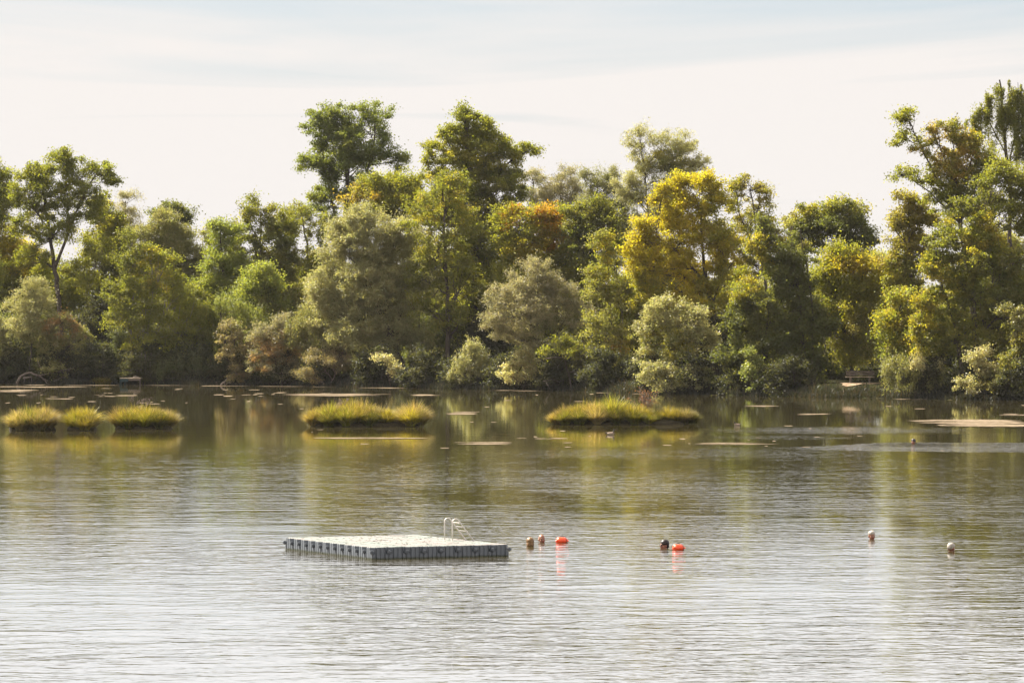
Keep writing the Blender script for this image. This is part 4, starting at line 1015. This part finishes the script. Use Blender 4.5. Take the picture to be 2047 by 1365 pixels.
def body_shapes():
    # swimmer upright-leaning, facing -Y, water at z=0, head centre z=.15
    S = []
    S.append(('e', (0, .012, .185), (.076, .096, .098)))          # cranium
    S.append(('e', (0, -.028, .135), (.060, .066, .085)))         # face
    S.append(('e', (0, -.058, .082), (.034, .030, .026)))         # chin
    S.append(('e', (0, -.100, .140), (.013, .022, .016)))         # nose tip
    S.append(('c', (0, -.084, .172), .009, (0, -.104, .144), .012))   # nose bridge
    S.append(('e', (0, -.082, .185), (.046, .012, .010)))         # brow
    S.append(('e', (0, -.088, .112), (.022, .010, .008)))         # lips
    for s in (-1, 1):
        S.append(('e', (s*.077, .010, .145), (.010, .018, .030)))   # ear
        S.append(('e', (s*.040, -.066, .140), (.020, .018, .020)))  # cheek
    S.append(('c', (0, .015, .10), .052, (0, .035, -.02), .060))  # neck
    S.append(('c', (-.10, .04, -.03), .060, (.10, .04, -.03), .060))  # shoulders girdle
    S.append(('c', (0, .07, -.08), .13, (0, .22, -.33), .125))    # chest
    S.append(('c', (-.06, .10, -.12), .10, (-.05, .36, -.50), .10)); S.append(('c', (.06, .10, -.12), .10, (.05, .36, -.50), .10))
    S.append(('e', (0, .40, -.55), (.165, .13, .13)))
    for s in (-1, 1):
        S.append(('e', (s*.175, .04, -.055), (.062, .062, .058)))
        S.append(('c', (s*.175, .04, -.06), .054, (s*.30, -.12, -.20), .042))
        S.append(('c', (s*.30, -.12, -.20), .041, (s*.26, -.36, -.17), .027))
        S.append(('e', (s*.255, -.41, -.17), (.040, .048, .018)))
        for f in range(4):
            x = s*(.228+.018*f); l = (.062, .075, .07, .055)[f]
            S.append(('c', (x, -.44, -.172), .0095, (x+s*.004*(f-1), -.455-l, -.185), .008))
        S.append(('c', (s*.222, -.39, -.17), .011, (s*.185, -.435, -.18), .009))
        S.append(('c', (s*.095, .44, -.60), .088, (s*.16, .70, -.85), .058))
        S.append(('c', (s*.16, .70, -.85), .056, (s*.20, 1.05, -.98), .036))
        S.append(('c', (s*.20, 1.05, -1.0), .036, (s*.23, 1.12, -1.14), .026))
    return S
def build_people():
    bodyA = union('body', body_shapes(), .0105, 2)
    def mk(skin):
        me = bodyA.copy()
        def fn(co):
            c = np.tile(np.array(skin), (len(co), 1)).astype(float)
            for s in (-1, 1):
                q = ((co-np.array([s*.031, -.082, .165]))**2).sum(1) < .011**2*1.6; c[q] = (.03, .02, .015)
            q = (((co-np.array([0, -.092, .112]))/np.array([.024, .03, .009]))**2).sum(1) < 1; c[q] = np.array(skin)*[.8, .5, .5]
            q = (((co-np.array([0, -.08, .128]))/np.array([.05, .06, .03]))**2).sum(1) < 1; c[q] *= [1.0, .82, .82]
            return np.clip(c, 0, 1)
        paint(me, fn); me.materials.append(M['skin']); return me
    def hair(kind):
        H = []
        if kind == 'short': H = [('e', (0, .018, .212), (.090, .106, .090)), ('e', (0, .06, .155), (.074, .062, .075))]
        elif kind == 'bob': H = [('e', (0, .022, .212), (.094, .108, .094)), ('e', (0, .06, .135), (.088, .068, .085)), ('e', (.062, .02, .12), (.022, .05, .06)), ('e', (-.062, .02, .12), (.022, .05, .06))]
        elif kind == 'top': H = [('e', (0, .016, .222), (.085, .100, .076)), ('e', (0, .064, .19), (.074, .056, .06))]
        elif kind == 'rim': H = [('e', (0, .050, .165), (.083, .070, .055)), ('e', (0, .04, .225), (.060, .066, .060))]
        H += [('e', (random.uniform(-.05, .05), random.uniform(.0, .09), random.uniform(.2, .27)), (.03, .03, .03)) for _ in range(6)] if kind != 'rim' else []
        return union('hair', H, .012, 3)
    hA, hB, hR, hT = hair('short'), hair('bob'), hair('rim'), hair('top')
    blond = hair_mat('blond_hair', (.30, .17, .07), (.50, .32, .15)); dark = hair_mat('dark_hair', (.012, .010, .010), (.04, .03, .028))
    white = hair_mat('white_hair', (.24, .215, .18), (.42, .38, .33)); grey = hair_mat('grey_hair', (.26, .20, .15), (.42, .35, .28))
    brown = hair_mat('brown_hair', (.10, .055, .025), (.24, .14, .06))
    tanned = (.25, .105, .06); pink = (.33, .15, .095); fair = (.38, .20, .13)
    # px, py of the waterline, yaw (0 faces the viewer, + turns to the viewer's left), z lift
    data = [
     (1059, 1091.5, 200, brown, hB, fair, 'person swimming with back turned, golden brown hair to the neck, nearest the platform', .0),
     (1083, 1084.5, 15, grey, hR, tanned, 'person swimming with balding head and flushed face, next to the left orange float', .0),
     (1328, 1096, -70, dark, hA, pink, 'person swimming to the left with short dark hair and goggles, beside the right orange buoy', .0),
     (1743, 1078, 12, white, hT, tanned, 'person swimming with white hair and tanned face, bare shoulder showing', .01),
     (1902, 1101.5, 150, white, hT, tanned, 'person swimming away with white hair, closest to the right edge', -.01),
     (1826, 887, -30, dark, hA, tanned, 'person swimming far out near the grass islands with dark wet hair and a bright wake', .0)]
    for (px, py, yaw, hm, hme, sk, lab, dz) in data:
        d = dwater(py); p = wp(px, py, d); p[2] = dz-.105
        root = empty('person', p, math.radians(-yaw)); tag(root, lab, 'person', 'swimmers in the lake')
        root.rotation_euler = (0, 0, math.radians(yaw)); root.scale = (1.2, 1.2, 1.2)
        link('body', mk(sk), None, root)
        h = hme.copy(); h.materials.append(hm); link('hair', h, hm, root)
        if 'goggles' in lab:
            mb = MB()
            for s in (-1, 1):
                mb.tube(np.array([[s*.033, -.075, .165], [s*.033, -.094, .165], [s*.033, -.1, .165]]), [.024, .022, .012], 10)
            a = np.linspace(math.radians(-50), math.radians(230), 20)
            mb.tube(np.stack([.086*np.cos(a), .012+.104*np.sin(a), np.full(20, .175)], 1), .006, 6)
            mb.build('goggles', M['strap'], root)
build_people()

def build_buoys():
    for px, py, yaw, lab in ((1124, 1084.5, .35, 'orange inflatable tow float beside the balding swimmer'), (1357, 1099, .55, 'orange inflatable tow float behind the dark-haired swimmer with goggles')):
        d = dwater(py); p = wp(px, py, d); p[2] = 0
        root = empty('tow_float', p, yaw); tag(root, lab, 'tow float', 'orange swimmers tow floats')
        # pillow-like dry bag: lengthwise loft, rolled flat end to the right
        n = 20; a = np.linspace(0, 2*math.pi, n, endpoint=False)
        prof = [(-.175, .02, .02), (-.168, .075, .07), (-.14, .105, .095), (-.10, .118, .108), (0, .120, .110), (.07, .108, .098), (.12, .085, .070), (.15, .075, .030), (.175, .080, .014), (.190, .078, .010), (.192, .02, .004)]
        V = []
        for i, (x, ry, rz) in enumerate(prof):
            wob = 1+.05*np.sin(3*a+i*1.3)
            V.append(np.stack([np.full(n, x)+.006*np.sin(4*a), ry*np.cos(a)*wob, .055+rz*np.sin(a)*wob], 1))
        V = np.vstack(V); Q = [[k*n+j, k*n+(j+1) % n, (k+1)*n+(j+1) % n, (k+1)*n+j] for k in range(len(prof)-1) for j in range(n)]
        link('bag', npmesh('bag', V, Q, smooth=True), M['orange'], root)
        mb = MB(); t = np.linspace(0, math.pi, 12)
        mb.tube(np.stack([-.02+.055*np.cos(t), 0*t, .158+.028*np.sin(t)], 1), .007, 6); mb.build('handle', M['strap'], root)
        mb = MB(); mb.tube(np.array([[-.17, -.01, .06], [-.185, -.01, .06], [-.195, -.01, .06]]), [.03, .026, .018], 10); mb.build('valve', M['orange'], root)
        mb = MB(); t = np.linspace(0, 2*math.pi, 24); mb.tube(np.stack([.085+0*t, .108*np.cos(t), .055+.098*np.sin(t)], 1), .006, 6); mb.build('strap', M['strap'], root)
build_buoys()

def build_ducks():
    for px, py, yaw, lab, sc_ in ((1220, 869, 0, 'brown duck with dark raised head swimming in front of the longest grass island', 1.0), (1474, 850.5, 180, 'small duck with pale breast swimming right of the longest grass island', .8)):
        S = [('e', (0, 0, .045), (.20, .095, .085)), ('e', (-.17, 0, .085), (.085, .05, .03), (math.radians(18), 'Y')), ('e', (.12, 0, .07), (.09, .075, .075)),
             ('c', (.15, 0, .10), .040, (.185, 0, .21), .028), ('e', (.195, 0, .235), (.046, .034, .036)), ('c', (.225, 0, .23), .018, (.285, 0, .215), .010), ('e', (0, .07, .06), (.14, .03, .05)), ('e', (0, -.07, .06), (.14, .03, .05))]
        me = union('body', S, .009, 2)
        def fn(co):
            c = np.tile(np.array([.22, .15, .10]), (len(co), 1))
            c[co[:, 2] < .06] = (.42, .33, .24)
            c[(co[:, 0] > .12) & (co[:, 2] > .11)] = (.025, .018, .014)
            c[(co[:, 0] > .243)] = (.35, .22, .05); c[co[:, 0] < -.17] = (.07, .05, .04)
            return c
        paint(me, fn)
        d = dwater(py); p = wp(px, py, d); p[2] = .01
        o = link('duck', me, M['plumage']); o.location = p; o.rotation_euler = (0, 0, math.radians(yaw)); o.scale = (sc_, sc_, sc_)
        me.name = 'duck'; tag(o, lab, 'duck', 'ducks on the lake')
build_ducks()

# ------------------------------------------------------------------ bench, jetty, driftwood
def build_small():
    D = 357.2; c = wp(1719, 766, D); c[2] = float(ground_h(c[0], D))
    root = empty('bench', c, math.radians(4)); tag(root, 'weathered wooden bench in the sunny clearing on the bank', 'bench')
    L = 1.02
    for k, y in enumerate((-.19, -.06, .07)):
        mb = MB(); mb.box((0, y, .47), (L, .055, .022)); mb.build('seat_plank', M['wood_top'], root)
    for z in (.66, .82):
        mb = MB(); mb.box((.05, .20+(z-.66)*.2, z), (L, .018, .06)); mb.build('backrest_plank', M['wood_dark'], root)
    for s in (-1, 1):
        mb = MB(); mb.box((s*.68, -.06, .222), (.05, .17, .224)); mb.build('leg', M['wood_dark'], root)
        mb = MB(); mb.box((s*.68, .235, .45), (.035, .02, .45), np.array([[1, 0, 0], [0, 1, .12], [0, -.12, 1]])); mb.build('back_support', M['wood_dark'], root)
    # jetty
    D = shore_px(260)-.8; c = wp(261, 768, D); c[2] = 0
    root = empty('jetty', c); tag(root, 'small teal-sided fishing jetty with plank top under the pale-trunked alder', 'jetty')
    for k in range(7):
        mb = MB(); mb.box((-.72+k*.24, .6, .56), (.112, 1.1, .025)); mb.build('deck_plank', M['wood_top'], root)
    mb = MB(); mb.box((-.50, -.53, .40), (.33, .02, .13)); mb.build('side_panel', M['teal'], root)
    mb = MB(); mb.box((.36, -.53, .44), (.48, .02, .07)); mb.build('side_panel', M['wood_dark'], root)
    for x, y in ((-.80, -.46), (-.42, -.46), (.80, -.46), (-.80, 1.2), (.80, 1.2)):
        mb = MB(); mb.tube(np.array([[x, y, -1.0], [x, y, 0], [x, y, .53]]), .05, 8); mb.build('post', M['teal'] if x < 0 else M['wood_dark'], root)
    mb = MB(); mb.tube(np.array([[.2, .2, .62], [.35, .15, .66], [.55, .2, .63], [.7, .22, .61]]), [.05, .07, .06, .03], 8)
    o = mb.build('log', M['driftwood']); o.location = c; tag(o, 'short pale log lying on the plank top of the jetty', 'log')
    # driftwood
    def wood(label, D, polys, rad0):
        b = wp(*polys[0][0][0], D); mb = MB(); r = np.random.default_rng(int(polys[0][0][0][0]))
        for poly, rad in polys:
            P = np.array([wp(x, y, D) for x, y in poly])-b; P[:, 1] += r.normal(size=len(P))*.25
            t = np.linspace(0, len(P)-1, 4*len(P)); Q = np.stack([np.interp(t, np.arange(len(P)), P[:, j]) for j in range(3)], 1)
            Q += r.normal(size=Q.shape)*rad*.2
            mb.tube(Q, np.linspace(rad, rad*.45, len(Q)), 7)
        o = mb.build('fallen_branch', M['driftwood']); o.location = b; tag(o, label, 'driftwood')
    wood('tangle of bleached fallen branches arching into the water at the left shore', shore_px(60)-.8,
         [([(33, 766), (38, 757), (48, 747), (61, 745), (72, 749), (84, 755), (92, 764), (96, 769)], .10), ([(46, 756), (62, 753)], .09), ([(72, 752), (96, 747), (118, 741), (140, 740)], .07), ([(106, 763), (120, 756), (138, 752)], .07), ([(84, 755), (100, 764), (112, 767)], .06), ([(48, 752), (49, 763)], .03), ([(62, 752), (64, 765)], .03), ([(120, 740), (150, 735), (178, 733)], .03), ([(96, 747), (110, 735), (118, 722)], .03), ([(86, 742), (78, 728), (73, 715)], .04)], .1)
    wood('short bleached branch leaning out of the water beside the reddish brown bush', shore_px(450)-.6,
         [([(441, 770), (449, 763), (453, 757), (464, 753)], .07), ([(449, 763), (450, 771)], .05), ([(464, 753), (475, 748), (470, 745)], .05), ([(434, 763), (434, 771)], .03)], .08)
    wood('thin dead branch lying low under the broad brownish grey shrub', shore_px(1120)-.3,
         [([(1085, 718), (1110, 714), (1140, 716)], .05), ([(1128, 716), (1118, 728), (1114, 735)], .03), ([(1090, 762), (1095, 770), (1100, 779)], .03), ([(1085, 762), (1105, 758), (1120, 764)], .03)], .04)
build_small()

# ------------------------------------------------------------------ air
def build_haze():
    mb = MB(); mb.box((0, 260, 14.6), (190, 300, 18.1))
    m, nt, out = nmat('haze_air'); v = N(nt, 'ShaderNodeVolumePrincipled'); v.inputs['Color'].default_value = (.95, .93, .92, 1)
    v.inputs['Density'].default_value = HAZE; v.inputs['Anisotropy'].default_value = .3
    nt.links.new(v.outputs[0], out.inputs['Volume'])
    o = mb.build('haze', m); tag(o, 'thin warm haze over the lake', 'haze', kind='stuff')
HAZE = .000026
build_haze()

# ------------------------------------------------------------------ camera, light, sky
cam = bpy.data.cameras.new('camera'); co = bpy.data.objects.new('camera', cam); COL.objects.link(co)
cam.sensor_width = 36; cam.lens = 36*F/2047; cam.clip_end = 9000; cam.clip_start = .5
co.location = (0, 0, CH)
co.rotation_euler = (math.radians(90)-math.atan((682.5-YH)/F), 0, 0)
sc.camera = co

sun = bpy.data.lights.new('sun', 'SUN'); so = bpy.data.objects.new('sun', sun); COL.objects.link(so)
sun.energy = 5.0; sun.angle = math.radians(.6); sun.color = (1, .93, .82)
sd = Vector((-math.sin(SUN_AZ)*math.cos(SUN_EL), math.cos(SUN_AZ)*math.cos(SUN_EL), math.sin(SUN_EL)))
so.rotation_euler = sd.to_track_quat('Z', 'Y').to_euler(); so.location = (-60, 300, 90)

w = bpy.data.worlds.new('World'); sc.world = w; w.use_nodes = True
nt = w.node_tree; nt.nodes.clear(); L = nt.links
out = nt.nodes.new('ShaderNodeOutputWorld'); bg = nt.nodes.new('ShaderNodeBackground'); bg.inputs['Strength'].default_value = .052
L.new(bg.outputs[0], out.inputs['Surface'])
sky = nt.nodes.new('ShaderNodeTexSky'); sky.sky_type = 'NISHITA'; sky.sun_disc = False
sky.sun_elevation = SUN_EL; sky.sun_rotation = -SUN_AZ; sky.air_density = 1.0; sky.dust_density = 1.5; sky.ozone_density = 1.0
tc = nt.nodes.new('ShaderNodeTexCoord')
sp = nt.nodes.new('ShaderNodeSeparateXYZ'); L.new(tc.outputs['Generated'], sp.inputs[0])
z = math_n(nt, 'MAXIMUM', sp.outputs['Z'], .004)
# cirrus sheet: direction projected on a high plane
dv = nt.nodes.new('ShaderNodeVectorMath'); dv.operation = 'DIVIDE'
cbz = nt.nodes.new('ShaderNodeCombineXYZ'); [L.new(math_n(nt, 'ADD', z, .012), cbz.inputs[i]) for i in range(3)]
L.new(tc.outputs['Generated'], dv.inputs[0]); L.new(cbz.outputs[0], dv.inputs[1])
mp = nt.nodes.new('ShaderNodeMapping'); mp.inputs['Scale'].default_value = (.28, .17, 0); mp.inputs['Rotation'].default_value = (0, 0, .35); mp.inputs['Location'].default_value = (3.1, 2.6, 0)
L.new(dv.outputs[0], mp.inputs['Vector'])
cn = nt.nodes.new('ShaderNodeTexNoise'); cn.inputs['Scale'].default_value = 1; cn.inputs['Detail'].default_value = 6; cn.inputs['Roughness'].default_value = .55; cn.inputs['Distortion'].default_value = .8
L.new(mp.outputs[0], cn.inputs['Vector'])
# cloud sheet is thick towards the horizon, thins upward
th_ = nt.nodes.new('ShaderNodeMapRange'); th_.inputs['From Min'].default_value = .030; th_.inputs['From Max'].default_value = .058; th_.inputs['To Min'].default_value = 1.0; th_.inputs['To Max'].default_value = -.10
L.new(z, th_.inputs['Value'])
cm_ = nt.nodes.new('ShaderNodeMapRange'); cm_.inputs['From Min'].default_value = .42; cm_.inputs['From Max'].default_value = .66
L.new(math_n(nt, 'MULTIPLY_ADD', th_.outputs[0], .35, cn.outputs['Fac']), cm_.inputs['Value'])
fac = math_n(nt, 'MULTIPLY_ADD', cm_.outputs[0], .48, .52)
hz = nt.nodes.new('ShaderNodeMapRange'); hz.inputs['From Min'].default_value = .062; hz.inputs['From Max'].default_value = .085; hz.inputs['To Min'].default_value = 0; hz.inputs['To Max'].default_value = .32
L.new(z, hz.inputs['Value'])
fac = math_n(nt, 'ADD', fac, hz.outputs[0], clamp=True)
mx = nt.nodes.new('ShaderNodeMix'); mx.data_type = 'RGBA'
L.new(fac, mx.inputs['Factor'])
skm = nt.nodes.new('ShaderNodeVectorMath'); skm.operation = 'MULTIPLY'; skm.inputs[1].default_value = (.36, .60, .86)
L.new(sky.outputs[0], skm.inputs[0]); L.new(skm.outputs[0], mx.inputs['A'])
mx.inputs['B'].default_value = (5.12, 4.88, 4.70, 1)
# brighter band added above the frame to lighten the near water, fading overhead
up = nt.nodes.new('ShaderNodeMapRange'); up.inputs['From Min'].default_value = .060; up.inputs['From Max'].default_value = .10; up.inputs['To Min'].default_value = 0; up.inputs['To Max'].default_value = .75
L.new(z, up.inputs['Value'])
dn = nt.nodes.new('ShaderNodeMapRange'); dn.inputs['From Min'].default_value = .35; dn.inputs['From Max'].default_value = .75; dn.inputs['To Min'].default_value = 1; dn.inputs['To Max'].default_value = .2
L.new(z, dn.inputs['Value'])
br = math_n(nt, 'MULTIPLY', up.outputs[0], dn.outputs[0])
bc = nt.nodes.new('ShaderNodeCombineXYZ')
for k_, m_ in enumerate((1.10, 1.08, 1.10)): L.new(math_n(nt, 'MULTIPLY_ADD', br, m_, 1.0), bc.inputs[k_])
fm = nt.nodes.new('ShaderNodeVectorMath'); fm.operation = 'MULTIPLY'
L.new(mx.outputs['Result'], fm.inputs[0]); L.new(bc.outputs[0], fm.inputs[1])
L.new(fm.outputs[0], bg.inputs['Color'])

sc.view_settings.view_transform = 'Standard'; sc.view_settings.look = 'None'; sc.view_settings.exposure = 1.8; sc.view_settings.gamma = 1
sc.cycles.max_bounces = 7; sc.cycles.diffuse_bounces = 3; sc.cycles.glossy_bounces = 3; sc.cycles.transmission_bounces = 4; sc.cycles.transparent_max_bounces = 4
sc.cycles.caustics_reflective = False; sc.cycles.caustics_refractive = False
sc.cycles.sample_clamp_indirect = 4.0
sc.cycles.use_denoising = True
print('TOTAL FACES', STATS)
